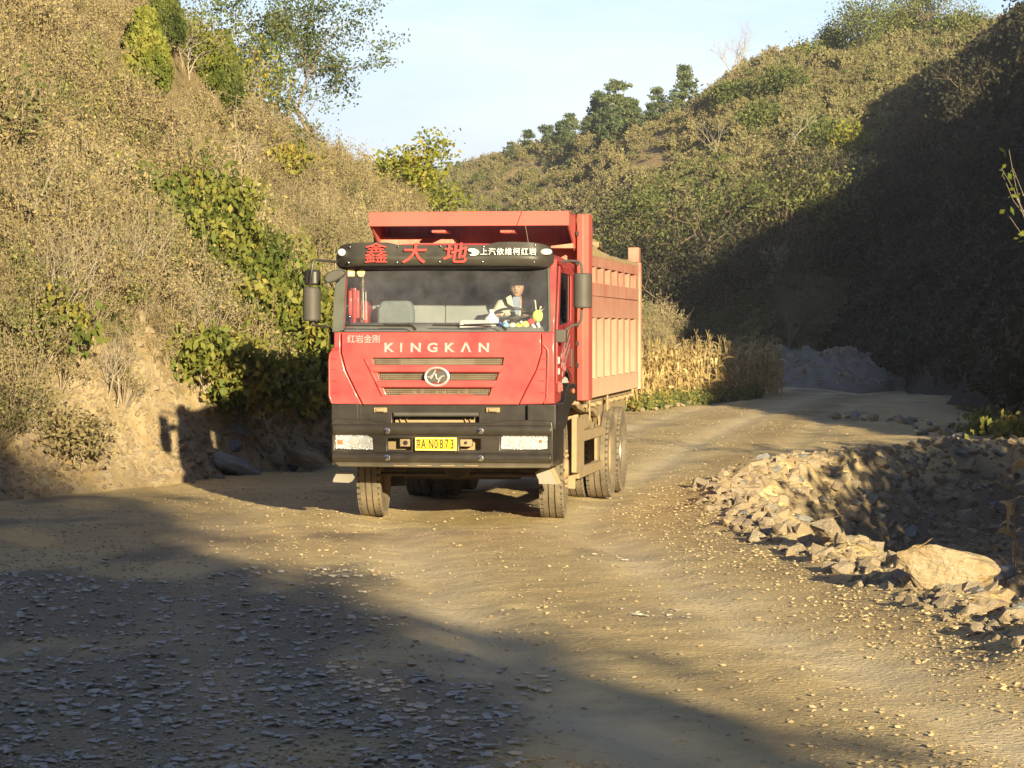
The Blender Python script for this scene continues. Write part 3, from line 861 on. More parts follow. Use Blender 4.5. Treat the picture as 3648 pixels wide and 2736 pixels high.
RM = [rock_mesh("rubble_stone", 200 + k, M_rock, [(1, 0.8, 0.55), (1, 0.6, 0.5), (1, 0.9, 0.75), (1, 0.7, 0.35)][k % 4], 16 + k % 5) for k in range(10)]
RG = [rock_mesh("grey_stone", 230 + k, M_rockg, [(1, 0.7, 0.4), (1, 0.8, 0.6), (1, 0.5, 0.45)][k % 3], 18) for k in range(6)]
def rock(me, x, y, z, s, label, group=None, rot=None, name="rubble_stone", cat_="rock"):
    o = link(name, me)
    o.location = (x, y, z); o.scale = (s, s, s) if np.isscalar(s) else s
    o.rotation_euler = rot or (rng.uniform(-0.5, 0.5), rng.uniform(-0.5, 0.5), rng.uniform(0, 6.28))
    tag(o, label, cat_, group)
    return o
def gz(x, y): return float(ground_z(np.array([x]), np.array([y]))[0])
# stones heaped along the rim of the pit
rim = np.array(PIT[2:12], float)
seg = np.linalg.norm(np.diff(rim, axis=0), axis=1); cum = np.concatenate([[0], np.cumsum(seg)])
for k in range(205):
    t = rng.random() * cum[-1] if k < 105 else cum[5] + rng.random() * (cum[9] - cum[5])
    i = min(np.searchsorted(cum, t, side='right') - 1, len(seg) - 1); f = (t - cum[i]) / seg[i]
    p = rim[i] * (1 - f) + rim[i + 1] * f
    dxy = rim[i + 1] - rim[i]; nrm = np.array([dxy[1], -dxy[0]]) / seg[i]
    far = t > cum[5] + 1.5
    o_ = abs(rng.normal()) * 0.28 if not far else rng.uniform(-0.1, 1.7)
    p = p + nrm * (o_ if rng.random() < 0.7 else -o_ * 0.6)
    s = (0.13 + 0.27 * rng.random() ** 1.6) * (1 if far else 0.8)
    if far:
        rock(RM[k % 10] if k % 3 else RG[k % 6], p[0], p[1], gz(*p) + s * 0.02, s * 1.35,
             "stone in the rubble lining the far wall of the roadside pit", "stones in the far wall of the pit")
    else:
        rock(RM[k % 10] if k % 4 else RG[k % 6], p[0], p[1], gz(*p) + s * 0.06, s,
             "stone in the sunlit heap along the road side rim of the pit", "stones along the near rim of the pit")
# second line of stones beyond the pit, at the outer edge of the road
line2 = [(8.3, 66.5), (9.0, 62), (9.1, 58), (8.9, 54), (8.9, 50.5), (9.2, 48.2), (9.8, 47.6)]
for k in range(44):
    t = rng.random() * 5.99; i = int(t); f = t - i
    x = line2[i][0] * (1 - f) + line2[i + 1][0] * f + rng.normal() * 0.4
    y = line2[i][1] * (1 - f) + line2[i + 1][1] * f + rng.normal() * 0.5
    s = 0.18 + 0.38 * rng.random() ** 1.5
    rock(RM[k % 10] if k % 3 else RG[k % 6], x, y, gz(x, y) + s * 0.15, s,
         "pale stone in the row along the outer edge of the road bend", "stones along the outer edge of the bend")
# stones fallen at the foot of the left bank, in the truck's shadow
for k in range(32):
    u = rng.uniform(188, 345); d = float(L_toe(u)) + rng.uniform(-0.5, 0.8); x = (u - 512) / FPX * d
    s = 0.12 + 0.30 * rng.random() ** 1.7
    rock(RG[k % 6] if k % 2 else RM[k % 10], x, d, float(left_z(np.array([u]), np.array([d]))[0]) * (d > L_toe(u)) + s * 0.12, s,
         "fallen stone in the truck's shadow at the foot of the earth bank", "stones at the foot of the left bank")
for k in range(16):
    u = 640 + 110 * rng.random(); d = 69.0 + (u - 634) * 0.115 + rng.normal() * 0.3; x = (u - 512) / FPX * d
    rock(RM[k % 10], x, d, gz(x, d) + 0.06, 0.16 + 0.28 * rng.random(), "small stone bordering the road in front of the dry maize", "stones in front of the maize")
rock(rock_mesh("boulder", 305, M_rock2, (1.0, 0.62, 0.5), 17, 3), 3.50, 21.3, gz(3.5, 21.3) + 0.15, 0.98, "large golden boulder with pale streaks lying on the near rim of the pit", None, (0.15, 0.12, -0.15), "boulder", "boulder")
rock(rock_mesh("grey_slab", 306, M_rockg, (1, 0.7, 0.45), 18, 1), 3.62, 18.9, gz(3.62, 18.9) + 0.07, 0.34, "grey wedge shaped stone at the right edge below the golden boulder", None, (0.2, -0.1, 0.4), "grey_rock", "rock")
rock(rock_mesh("grey_slab", 307, M_rockg, (1, 0.5, 0.35), 16, 1), 6.4, 35.5, gz(6.4, 35.5) + 0.22, 0.75, "long pale slab lying on the shaded floor of the pit", None, (0.1, -0.2, 0.3), "stone_slab", "rock")
rock(rock_mesh("pale_rock", 308, M_rock, (1, 0.8, 0.6), 18, 1), 2.95, 25.2, gz(2.95, 25.2) + 0.16, 0.42, "pale block standing on the near rim of the pit left of the golden boulder", None, (0.1, 0.3, 0.9), "pale_rock", "rock")
rock(rock_mesh("grey_slab", 309, M_rockg, (1, 0.55, 0.4), 18, 1), -4.05, 39.1, 0.16, 0.95, "large leaning grey slab at the foot of the left bank", None, (0.3, 0.35, 0.2), "stone_slab", "rock")
rock(rock_mesh("pale_rock", 310, M_rock, (1, 0.6, 0.4), 18, 1), -3.15, 41.2, 0.16, 0.85, "long pale stone beside the large slab at the foot of the left bank", None, (0.1, 0.25, -0.3), "pale_rock", "rock")

def outcrop(u_, y_, s, seed, lb):
    dd = np.arange(50, 170, 0.25); x_ = (u_ - 512) / FPX * dd; z_ = HC + (328.5 - y_) / FPX * dd
    i = int(np.argmax(right_z(x_, dd) > z_)) - 9; x, y, z = float(x_[i]), float(dd[i]), float(z_[i])
    o = rock(rock_mesh("rock_outcrop", seed, M_rockg, (1, 0.6, 1.5), 24, 3), x, y, z, s, lb, None, (0.1, 0.25, 0.3), "rock_outcrop", "rock")
# spoil heap in the shade beyond the maize
def heap_z(x, y):
    r = np.hypot((x - 10.3) / 4.6, (y - 106) / 7.0)
    r2 = np.hypot((x - 13.6) / 3.2, (y - 108) / 5.0)
    z = 1.45 * np.clip(1 - r, 0, 1) ** 0.8 + 0.9 * np.clip(1 - r2, 0, 1)
    return z + (0.5 * fbm(x * 0.9, y * 0.9, 3) + 0.3 * fbm(x * 3.1, y * 3.1, 3)) * sstep(0, 0.5, z) - 0.5 + 0.35 * sstep(0, 0.3, z)
M_spoil = earthmat("spoil", (0.30, 0.27, 0.22), (0.23, 0.20, 0.165), (0.34, 0.30, 0.25))
hp = sheet("gravel_heap", np.linspace(5.5, 19, 110), np.linspace(98, 115, 110), heap_z, M_spoil, kind=None)
del hp["kind"]
tag(hp, "grey heap of quarry spoil lying in the shade beyond the maize", "spoil heap")

# ================================================================ TREES
def leaf_mesh(name, C, size, aspect, mat, up=0.0, droop=0.0, seed=0, tilt=None):
    g = np.random.default_rng(seed)
    V, F = quads(np.asarray(C), size, aspect, up, droop, g, tilt)
    # clumps share a tone
    C = np.asarray(C)
    r = np.clip(0.5 + 0.9 * fbm(C[:, 0] * 2.3 + seed, C[:, 1] * 2.3 + C[:, 2] * 2.9, 3) + 0.28 * (g.random(len(C)) - 0.5), 0, 1)
    return np_mesh(name, V, F, [mat], r)
def seg_mesh(name, segs, mat, n=5):
    V, F = tubes(segs, n)
    return np_mesh(name, V, F, [mat], smooth=True)
def tree_thing(name, loc, trunk_me, crown_me, label, cat_, group=None, rz=0.0, sc=1.0, pn=("trunk", "crown")):
    o = empty(name, loc, rz); o.scale = (sc, sc, sc)
    tag(o, label, cat_, group)
    link(pn[0], trunk_me, o)
    if crown_me: link(pn[1], crown_me, o)
    return o
def copy_tree(o, loc, rz, sc, label, group=None):
    r = o.copy(); COL.objects.link(r); r.location = loc; r.rotation_euler = (0, 0, rz)
    r.scale = (sc, sc, sc) if np.isscalar(sc) else sc
    r["label"] = label
    if group: r["group"] = group
    elif "group" in r: del r["group"]
    for c in o.children:
        k = c.copy(); COL.objects.link(k); k.parent = r
    return r

def cypress(H, W, seed, n=15000):
    g = np.random.default_rng(seed)
    nP = 300
    C = []; T = []
    for k in range(nP):
        h = (k + g.random()) / nP
        prof = ((0.62 + 0.38 * math.sin(min(h / 0.22, 1) * PI / 2)) * (1 - h) ** 0.9) * (0.82 + 0.3 * g.random())
        az = k * 2.4 + g.random()
        r = W * prof
        b = np.array([math.cos(az) * r * 0.8, math.sin(az) * r * 0.8, h * H * 0.95 + 0.06])
        m = int(n / nP)
        t = g.random((m, 1))
        L_ = 0.075 * H * (0.6 + 0.7 * (1 - h))
        p = b + np.array([math.cos(az) * 0.25 * W, math.sin(az) * 0.25 * W, L_]) * t + g.normal(size=(m, 3)) * (0.085 * W * (1.2 - t)) * (1, 1, 0.8)
        C.append(p)
    C = np.concatenate(C)
    V, F = quads(C, 0.042, 2.2, up=1.6, g=g)
    r = np.clip(0.5 + 1.1 * fbm(C[:, 0] * 2.6, C[:, 1] * 2.6 + C[:, 2] * 1.5, 3) + 0.35 * (g.random(len(C)) - 0.5), 0, 1)
    return V, F, r
def make_cypress(loc, H, W, seed, mat, label, group=None):
    V, F, r = cypress(H, W, seed)
    return tree_thing("cypress_tree", loc, seg_mesh("trunk", [((0, 0, -0.2), (0, 0, H * 0.5), 0.06, 0.04), ((0, 0, H * 0.5), (0, 0, H * 0.9), 0.04, 0.01)], M_bark),
                      np_mesh("crown", V, F, [mat], r), label, "tree", group)
def at_far(u, d): return ((u - 512) / FPX * d, d, float(far_z(np.array([float(u)]), np.array([float(d)]))[0]))
def at_right(x, y): return (x, y, float(right_z(np.array([float(x)]), np.array([float(y)]))[0]))
make_cypress(CY[0], 1.62, 0.60, 41, M_thuja, "tall bright yellow green cypress, the leftmost of those standing on the left hillside")
make_cypress(CY[1], 1.5, 0.5, 42, M_thujad, "dark olive cypress behind the tall bright one at the top left")
make_cypress(CY[2], 1.7, 0.55, 43, M_thujad, "darker pointed cypress right of the short bright one near the ridge")
make_cypress(CY[3], 1.2, 0.42, 44, M_thuja, "short bright green cypress touching the darker pointed one near the ridge")

def broad(name, loc, H, seed, lmat, label, leaf=0.09, npl=26, depth=3, spread=0.62, up=0.2, first=0.4, group=None, sc=1.0, clump=0.16, trunk_r=0.05, aspect=1.6, droop=0.2, nb=3, cat_="tree", bark=None, L0=None, lean=(0, 0, 1), stems=1, wig=0.18, minlev=0):
    g = np.random.default_rng(seed)
    segs = []; tips = []
    for s_ in range(stems):
        dd = Vector(lean) + (Vector(g.normal(size=3)) * 0.28 if stems > 1 else Vector((0, 0, 0)))
        branch(segs, tips, (g.normal() * 0.05 * (stems > 1), g.normal() * 0.05 * (stems > 1), -0.15), dd, (L0 or H * first) * (0.8 + 0.3 * g.random()), trunk_r, depth, g, spread, nb, up, 0.62, wig, minlev)
    T = np.array(tips)
    C = None
    if lmat and npl:
        C = (T[:, None, :] + g.normal(size=(len(T), npl, 3)) * clump * (1, 1, 0.7)).reshape(-1, 3)
    zmax = np.percentile(C[:, 2] if C is not None else T[:, 2], 99.5)
    f = H / zmax
    segs = [(tuple(np.array(a) * f), tuple(np.array(b) * f), r0, r1) for a, b, r0, r1 in segs]
    tm = seg_mesh("trunk", segs, bark or M_bark, 5)
    cm = leaf_mesh("crown", C * f, leaf, aspect, lmat, droop=droop, seed=seed) if C is not None else None
    return tree_thing(name, loc, tm, cm, label, cat_, group, 0, sc)

# airy locust on the ridge: three thin stems, small leaflets
broad("locust_tree", (-4.9, 68.0, 6.5), 4.5, 51, M_locust, "tall airy locust tree with fine drooping leaflets on the left ridge against the sky", leaf=0.05, npl=30, depth=4, spread=0.6, up=0.12, first=0.42, clump=0.11, trunk_r=0.065, nb=3, droop=0.6, bark=M_bark, stems=2, wig=0.22)
broad("locust_tree", at_left(262, 64.0), 2.6, 52, M_locust, "smaller sparse locust tree left of the tall airy one on the ridge", leaf=0.055, npl=9, depth=3, spread=0.75, up=0.1, clump=0.12, trunk_r=0.025, droop=0.5, bark=M_pale, stems=3, wig=0.25)
broad("locust_tree", at_left(232, 62.0), 2.0, 56, M_yel, "thin yellowing sapling on the ridge between the cypresses and the locust trees", leaf=0.055, npl=4, depth=3, spread=0.75, up=0.1, clump=0.12, trunk_r=0.02, droop=0.5, bark=M_pale, stems=3, wig=0.25)
broad("small_tree", at_left(408, 74.5), 2.2, 53, M_yel, "round yellow green tree at the low end of the left ridge, above the truck", leaf=0.085, npl=14, depth=3, spread=0.7, up=0.25, first=0.3, clump=0.15, trunk_r=0.035, stems=3, droop=0.3)
broad("small_tree", at_left(424, 74.0), 1.5, 54, M_yel, "low yellow green bush between the round tree and the truck's cargo bed", leaf=0.08, npl=14, depth=2, spread=0.8, up=0.2, first=0.35, clump=0.17, trunk_r=0.02, stems=4, cat_="bush")
broad("sparse_shrub", at_left(186, 58.0), 1.5, 57, M_yel, "thin yellow leaved shrub behind the cypresses at the top of the left hill", leaf=0.05, npl=4, depth=3, spread=0.75, up=0.1, clump=0.1, trunk_r=0.02, stems=4, cat_="shrub", bark=M_pale)

# climbing shrubs with big yellowing leaves running diagonally down the left slope
def creeper(loc, seed, W, H, n, label, mat=M_vine, leaf=0.072):
    loc = (loc[0], loc[1] - 0.35, loc[2] + 0.12); H *= 1.15
    n = int(n * 3.9); W *= 1.25
    g = np.random.default_rng(seed)
    nc = max(6, int(n / 60)); C = []; segs = []
    for k in range(nc):
        a = g.random() * 2 * PI; r = W * math.sqrt(g.random())
        c = np.array([math.cos(a) * r, math.sin(a) * r * 0.6, H * (0.25 + 0.75 * g.random()) * (1 - 0.4 * r / W)])
        m = 60
        C.append(c + g.normal(size=(m, 3)) * (0.22, 0.18, 0.17))
        mid = c * 0.55 + g.normal(size=3) * 0.08
        segs += [((g.normal() * 0.05, g.normal() * 0.05, -0.3), tuple(mid), 0.014, 0.009), (tuple(mid), tuple(c), 0.009, 0.004)]
    C = np.concatenate(C)
    return tree_thing("leafy_shrub", loc, seg_mesh("stems", segs, M_twig, 4), leaf_mesh("foliage", C, leaf, 1.7, mat, droop=1.3, seed=seed), label, "shrub", None, 0, 1, ("stems", "foliage"))
for (u_, y_, W, H, n_, lb) in [
    (178, 158, 0.5, 0.6, 260, "sparse yellow leaved shrub, highest of the leafy shrubs under the cypresses"),
    (150, 203, 0.65, 0.8, 620, "golden leaved shrub at the upper left of the leafy diagonal band"),
    (196, 210, 0.75, 0.9, 1200, "broad yellow leaved shrub in the middle of the left slope"),
    (232, 248, 0.6, 0.85, 1100, "green and yellow shrub below the broad yellow one on the left slope"),
    (252, 292, 0.8, 0.9, 1500, "dense green leaved shrub on the slope left of the truck's mirror"),
    (292, 320, 0.7, 0.9, 1400, "large green leaved shrub just left of the truck's cab mirror"),
    (282, 352, 0.7, 0.8, 1300, "leafy green shrub beside the truck's red cab"),
    (238, 375, 0.9, 0.6, 1300, "low yellow green shrub at the top of the earth bank"),
    (312, 375, 0.6, 0.7, 900, "green shrub right against the outline of the truck's cab"),
    (170, 235, 0.7, 0.8, 900, "mixed yellow and green shrub left of the broad yellow one"),
    (262, 262, 0.6, 0.8, 900, "green shrub high on the slope above the dense green one"),
    (262, 330, 0.8, 0.9, 1400, "full green shrub between the dense green one and the earth bank"),
    (205, 345, 0.5, 0.5, 420, "thin yellowish shrub above the middle of the earth bank"),
    (60, 312, 0.35, 0.45, 130, "small yellow leaved shrub at the left edge of the slope"),
    (270, 152, 0.7, 0.5, 420, "faded green shrub near the top of the slope below the locust trees")]:
    # march along the ray of sight to find where this shrub is rooted on the slope
    dd = np.arange(float(L_toe(u_)) + 0.8, float(L_rd(u_)), 0.1)
    yy = 328.5 - (left_z(np.full(dd.shape, float(u_)), dd) + 0.45 - HC) / dd * FPX
    i = int(np.argmax(yy < y_ + 8)) if (yy < y_ + 8).any() else len(dd) - 1
    creeper(at_left(u_, dd[i]), 60 + u_, W, H, n_, lb)
# dry leafless bushes with pale stems on the left slope
def bare(name, loc, H, seed, label, group=None, bark=None, depth=3, stems=3, r=0.02, spread=0.6, cat_="shrub", nb=3, npl=0, lmat=None, leaf=0.05, first=0.4):
    return broad(name, loc, H, seed, lmat, label, npl=npl, depth=depth, stems=stems, trunk_r=r, spread=spread, bark=bark or M_pale, cat_=cat_, group=group, nb=nb, leaf=leaf, wig=0.2, up=0.3, first=first)
for k, (u_, y_, H, lb) in enumerate([
    (60, 360, 2.0, "tall bare pale stemmed bush low on the left slope"),
    (128, 300, 1.6, "bare twiggy bush in the middle of the left slope left of the yellow shrubs"),
    (190, 372, 1.4, "bare upright sapling at the top edge of the earth bank"),
    (158, 195, 1.6, "bare pale sapling below the tall bright cypress"),
    (20, 250, 1.6, "dark bare bush at the left edge of the picture"),
    (240, 180, 1.2, "bare twiggy bush under the locust trees"),
    (330, 215, 1.1, "bare bush on the crest above the truck's mirror"),
    (110, 395, 1.0, "low bare bush rooted in the face of the earth bank"),
    (300, 250, 1.0, "small bare bush on the slope above the truck's mirror")]):
    bare("bare_bush", on_left_ray(u_, y_), H, 80 + k, lb, depth=3, stems=4, r=0.016)
broad("sparse_shrub", on_left_ray(75, 470), 0.75, 97, M_brush, "low brown twiggy shrub at the foot of the earth bank", leaf=0.045, npl=12, depth=2, spread=0.9, stems=7, trunk_r=0.012, clump=0.1, cat_="shrub", bark=M_twig)

# pines on the far hill
def pine(loc, H, seed, label, sc=1.0, W=0.42, group=None):
    g = np.random.default_rng(seed)
    segs = [((0, 0, -0.3), (0, 0, H * 0.5), 0.09, 0.06), ((0, 0, H * 0.5), (0.05, 0, H * 0.97), 0.06, 0.015)]; C = []
    nl = 9
    for i in range(nl):
        h = 0.10 + 0.88 * i / nl; h = min(max(h + g.normal() * 0.025, 0.05), 0.97); R0 = W * H * (1.15 * (1.03 - h) ** 0.95 if seed in (300, 303, 309, 316) else 1.0 * max(1.04 - h, 0.02) ** 0.5 * (0.75 + 0.45 * g.random())) * (0.8 + 0.4 * g.random())
        for k in range(6):
            az = k * 1.05 + i * 0.7 + g.random() * 0.6; rr = R0 * (0.35 + 0.8 * g.random())
            b0 = np.array([0, 0, h * H]); e = np.array([math.cos(az) * rr, math.sin(az) * rr, h * H + rr * (0.12 + 0.2 * g.random())])
            segs.append((tuple(b0), tuple(e), 0.03, 0.012))
            m = 44 if g.random() > 0.12 else 12; t = 0.35 + 0.7 * g.random((m, 1)) ** 0.6
            C.append(b0 + (e - b0) * t + g.normal(size=(m, 3)) * np.array([0.12, 0.12, 0.095]) * (H / 3.5))
    C = np.concatenate(C)
    return tree_thing("pine_tree", loc, seg_mesh("trunk", segs, M_bark, 5), leaf_mesh("crown", C, 0.12 * H / 3.5, 2.0, M_pine, up=0.5, seed=seed), label, "tree", group)
for k, (u_, d_, H, lb) in enumerate([
    (684, 222, 4.6, "pointed pine alone against the sky on the far ridge"),
    (657, 224, 3.8, "rounded pine left of the pointed one on the far ridge"),
    (672, 219, 2.4, "low pine squeezed between the two ridge pines"),
    (598, 236, 5.2, "dark bushy pine at the left end of the far ridge"),
    (615, 230, 5.2, "broad dark pine on the far ridge, second from its left end"),
    (628, 224, 4.0, "dark pine on the far ridge below the skyline trees"),
    (590, 232, 3.4, "low dark pine hanging at the left foot of the ridge pines"),
    (608, 214, 4.2, "pine just below the big pair on the far slope"),
    (632, 205, 4.0, "spreading pine in the middle of the far slope"),
    (652, 199, 3.0, "wide low pine on the far slope right of the spreading one"),
    (570, 250, 3.6, "dark pine low on the saddle above the cargo bed"),
    (548, 252, 3.4, "small dark pine left of the one on the saddle"),
    (562, 228, 3.4, "pine below the saddle, above the cargo bed's front"),
    (528, 240, 3.0, "pine on the far slope above the canopy of the truck"),
    (510, 262, 2.2, "small pine on the distant bare slope"),
    (450, 285, 2.3, "lone small pine on the distant slope left of the others"),
    (458, 262, 1.7, "tiny dark pine just above the truck's cargo bed at the left")]):
    pine(at_far(u_, d_), H * 0.95, 300 + k, lb, W=0.36 + 0.14 * ((k * 7) % 5) / 4)

# broad leaved trees and bushes on the far hill
fb = [(858, 195, 5.2, M_green, "spreading green tree on the far hilltop with a visible forked trunk"),
      (835, 198, 3.2, M_green, "round green bush left of the spreading hilltop tree"),
      (884, 200, 4.0, M_green, "upright green tree right of the spreading hilltop tree"),
      (920, 198, 5.6, M_green, "tallest green tree on the far hilltop"),
      (902, 202, 4.2, M_green, "slim green tree left of the tallest hilltop one"),
      (805, 190, 3.0, M_green, "wide low green bush below the far hilltop"),
      (775, 176, 3.6, M_green, "green tree standing in the middle of the far lit slope"),
      (762, 166, 2.6, M_green, "green bush at the foot of the mid slope tree"),
      (815, 158, 2.6, M_green, "slim green tree right of the mid slope bush"),
      (856, 152, 3.0, M_yel, "round golden yellow tree at the edge of the sunlit far slope"),
      (840, 155, 1.9, M_yel, "small yellow green bush beside the golden tree"),
      (735, 180, 2.0, M_green, "small green bush on the upper far slope"),
      (530, 175, 2.6, M_green, "green bush above the truck's canopy, left one"),
      (482, 178, 2.2, M_green, "green bush behind the left part of the canopy"),
      (565, 150, 2.8, M_green, "green bush above the right part of the canopy"),
      (600, 140, 2.6, M_green, "green bush right above the cargo bed's front post"),
      (505, 158, 2.0, M_yel, "yellowish bush just above the canopy"),
      (640, 150, 3.0, M_green, "green bush above the load of earth"),
      (960, 190, 3.6, M_green, "green tree at the right end of the far hilltop"),
      (940, 197, 2.6, M_green, "low green tree right of the tallest hilltop one")]
for k, (u_, d_, H, m_, lb) in enumerate(fb):
    broad("broadleaf_tree" if H >= 2.8 else "green_bush", at_far(u_, d_), H * (0.78 if H < 5 else 0.9), 400 + k, m_, lb, leaf=0.11, npl=24, depth=3, spread=0.75, up=0.15, first=0.3, clump=0.26, trunk_r=0.07, stems=2 if H > 2.8 else 4, cat_="tree" if H >= 2.8 else "bush")
# bare pale trees
bare("bare_tree", at_far(731, 186), 5.0, 501, "pale leafless tree against the top of the far hill", depth=4, stems=1, r=0.09, cat_="tree")
bare("bare_tree", at_far(722, 158), 3.4, 502, "thin pale dead tree low on the far lit slope", depth=3, stems=1, r=0.05, cat_="tree")
bare("bare_tree", at_far(790, 150), 3.2, 503, "thin bare tree left of the golden tree on the far slope", depth=3, stems=1, r=0.05, cat_="tree")
# trees standing in the shade at the foot of the far hill
for k, (u_, d_, H, lb) in enumerate([
    (700, 120, 5.4, "dark tree with a sunlit tip right of the cargo bed, at the shade line"),
    (768, 122, 5.2, "dark bushy tree in the middle of the shade line"),
    (795, 124, 4.2, "green tree catching the sun at its top, right of the dark bushy one"),
    (745, 124, 3.6, "low dark tree between the two taller ones on the shade line"),
    (672, 118, 3.2, "dark bush behind the rear of the cargo bed"),
    (830, 126, 5.0, "dark tree at the right end of the shade line"),
    (652, 122, 4.4, "dark slender tree just above the rear of the cargo bed"),
    (722, 116, 3.4, "dark tree in the deep shade below the shade line")]):
    broad("shaded_tree", at_far(u_, d_ + 4), H * 1.35, 520 + k, M_shade if k not in (0, 2) else M_green, lb, leaf=0.10, npl=22, depth=3, spread=0.7, up=0.25, first=0.35, clump=0.24, trunk_r=0.07, stems=2)  # sunlit trees keep the lighter leaf, the others take the shade-darkened one
gx_, gy_ = (783 - 512) / FPX * 113, 113
bare("bare_tree", (gx_, gy_, gz(gx_, gy_)), 5.0, 540, "pale leafless tree standing in the deep shade above the spoil heap", depth=4, stems=1, spread=0.42, r=0.10, cat_="tree", bark=M_bark)
# big trees on the dark slope at the right
for k, (x_, y_, H, lb) in enumerate([
    (18.0, 128, 5.0, "dark tree leaning out of the right slope against the lit hill"),
    (20.6, 130, 5.5, "large dark tree high on the right slope"),
    (21.5, 122, 5.0, "dark leafy tree on the skyline at the top right"),
    (16.6, 134, 4.0, "dark tree lowest on the outline of the right slope"),
    (19.6, 108, 4.5, "dark tree in front of the skyline at the right"),
    (23.0, 118, 5.0, "dark crown in the top right corner")]):
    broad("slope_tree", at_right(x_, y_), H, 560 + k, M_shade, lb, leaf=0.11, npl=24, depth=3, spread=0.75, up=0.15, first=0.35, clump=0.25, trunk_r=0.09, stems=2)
# sapling with a few sunlit yellow leaves close on the right
broad("yellow_sapling", (7.95, 36.5, 1.2), 4.4, 600, M_yel, "thin pale sapling with a few sunlit yellow leaves at the right edge", leaf=0.075, npl=2, depth=3, spread=0.42, up=0.2, first=0.5, clump=0.08, trunk_r=0.035, bark=M_pale, stems=1, minlev=0, lean=(-0.25, 0, 1))

# ================================================================ MAIZE
def maize_mesh(seed):
    g = np.random.default_rng(seed)
    H = 1.6 + 0.35 * g.random(); V = []; F = []; Rn = []; k = 0
    lean = g.normal(size=2) * 0.08
    st = lambda t: np.array([lean[0] * t * t * H, lean[1] * t * t * H, t * H])
    segs = [(tuple(st(a)), tuple(st(a + 0.25)), 0.014 * (1 - 0.6 * a), 0.014 * (1 - 0.6 * (a + 0.25))) for a in (0, 0.25, 0.5, 0.75)]
    for j in range(6):   # tassel
        a = g.random() * 6.28; segs.append((tuple(st(1.0)), tuple(st(1.0) + np.array([math.cos(a) * 0.07, math.sin(a) * 0.07, 0.17])), 0.004, 0.002))
    sv, sf = tubes(segs, 4)
    for j in range(15):
        t = 0.12 + 0.8 * j / 14; b = st(t); a = j * 2.6 + g.random() * 0.9; L_ = 0.42 + 0.32 * g.random(); w_ = 0.032 + 0.018 * g.random()
        o = np.array([math.cos(a), math.sin(a), 0]); s_ = np.array([-math.sin(a), math.cos(a), 0])
        dr = 0.5 + 1.3 * g.random(); tw = g.normal() * 1.2; n_ = 6; pts = []
        for i in range(n_ + 1):
            q = i / n_
            c = b + o * L_ * (q - 0.35 * q * q * dr) + np.array([0, 0, 1]) * L_ * (0.75 * q - dr * q * q)
            ww = w_ * math.sin(PI * min(0.12 + q * 0.9, 1)) + 0.002
            sd_ = s_ * math.cos(tw * q) + np.array([0, 0, 1]) * math.sin(tw * q)
            pts += [c - sd_ * ww, c + sd_ * ww]
        V += pts; F += [(k + 2 * i, k + 2 * i + 1, k + 2 * i + 3, k + 2 * i + 2) for i in range(n_)]
        Rn += [min(max(g.random() * 0.9 + (0.25 if t < 0.25 and g.random() < 0.4 else 0), 0), 1)] * n_; k += len(pts)
    # cob wrapped in its husk
    c = st(0.5) + np.array([0.03, 0.02, 0]); cv, cf = tubes([(tuple(c), tuple(c + np.array([0.03, 0.02, 0.1])), 0.022, 0.026), (tuple(c + np.array([0.03, 0.02, 0.1])), tuple(c + np.array([0.05, 0.03, 0.2])), 0.026, 0.006)], 5)
    V2, F2, M2, R2 = cat([(np.array(V), np.array(F), 0, np.array(Rn)), (cv, cf, 0, 0.75)])
    return np_mesh("stalk", sv, sf, [M_maize], np.full(len(sf), 0.6), smooth=True), np_mesh("leaves", V2, F2, [M_maize], R2)
mz = [maize_mesh(700 + k) for k in range(6)]
protos = []
cnt = 0
for row in range(9):
    for c_ in range(23):
        u_ = 628 + c_ * 6.6 + rng.normal() * 1.8 + row * 1.0
        d_ = 70.6 + (u_ - 634) * 0.112 + row * 0.55 + rng.normal() * 0.15
        if u_ > 778 or (row > 5 and rng.random() < 0.3) or rng.random() < 0.08: continue
        x_ = (u_ - 512) / FPX * d_
        sun_side = u_ < 733
        o = tree_thing("maize_plant", (x_, d_, gz(x_, d_)), mz[cnt % 6][0], mz[cnt % 6][1],
                       "dry straw coloured maize plant in the sunlit patch behind the truck" if sun_side else "maize plant in the shaded right end of the dry maize patch",
                       "maize", "sunlit dry maize plants" if sun_side else "shaded maize plants", rng.random() * 6.28, 0.76 + 0.28 * rng.random(), ("stalk", "leaves"))
        cnt += 1
print("maize", cnt)
# green weeds at the foot of the maize and on the stones of the bend
weed = template_set("weed_shape", [shrub_template(71, M_green, 0.35, 0.3, 8, 160, 0.06), shrub_template(72, M_vine, 0.35, 0.25, 8, 120, 0.06)])
u = rng.uniform(634, 760, 150); d = 69.9 + (u - 634) * 0.112 + rng.normal(size=150) * 0.25; x = (u - 512) / FPX * d
scatter("weeds", np.stack([x, d, ground_z(x, d)], 1), weed, 2, 0.4 + 0.5 * rng.random(150), "low green weeds along the foot of the dry maize", "weeds")
creeper((9.3, 50.3, -0.05), 77, 0.32, 0.28, 60, "small green leafed plant sprawling over the stones of the bend", M_vine, 0.09)
creeper((9.6, 54.5, -0.05), 78, 0.28, 0.25, 50, "small leafy weed behind the sprawling one on the outer stones", M_vine, 0.08)

o = tree_thing("maize_plant", (7.1, 38.0, gz(7.1, 38.0)), mz[2][0], mz[2][1], "single maize plant with green blades at the right edge beside the pit", "maize", None, 2.0, 1.0, ("stalk", "leaves"))
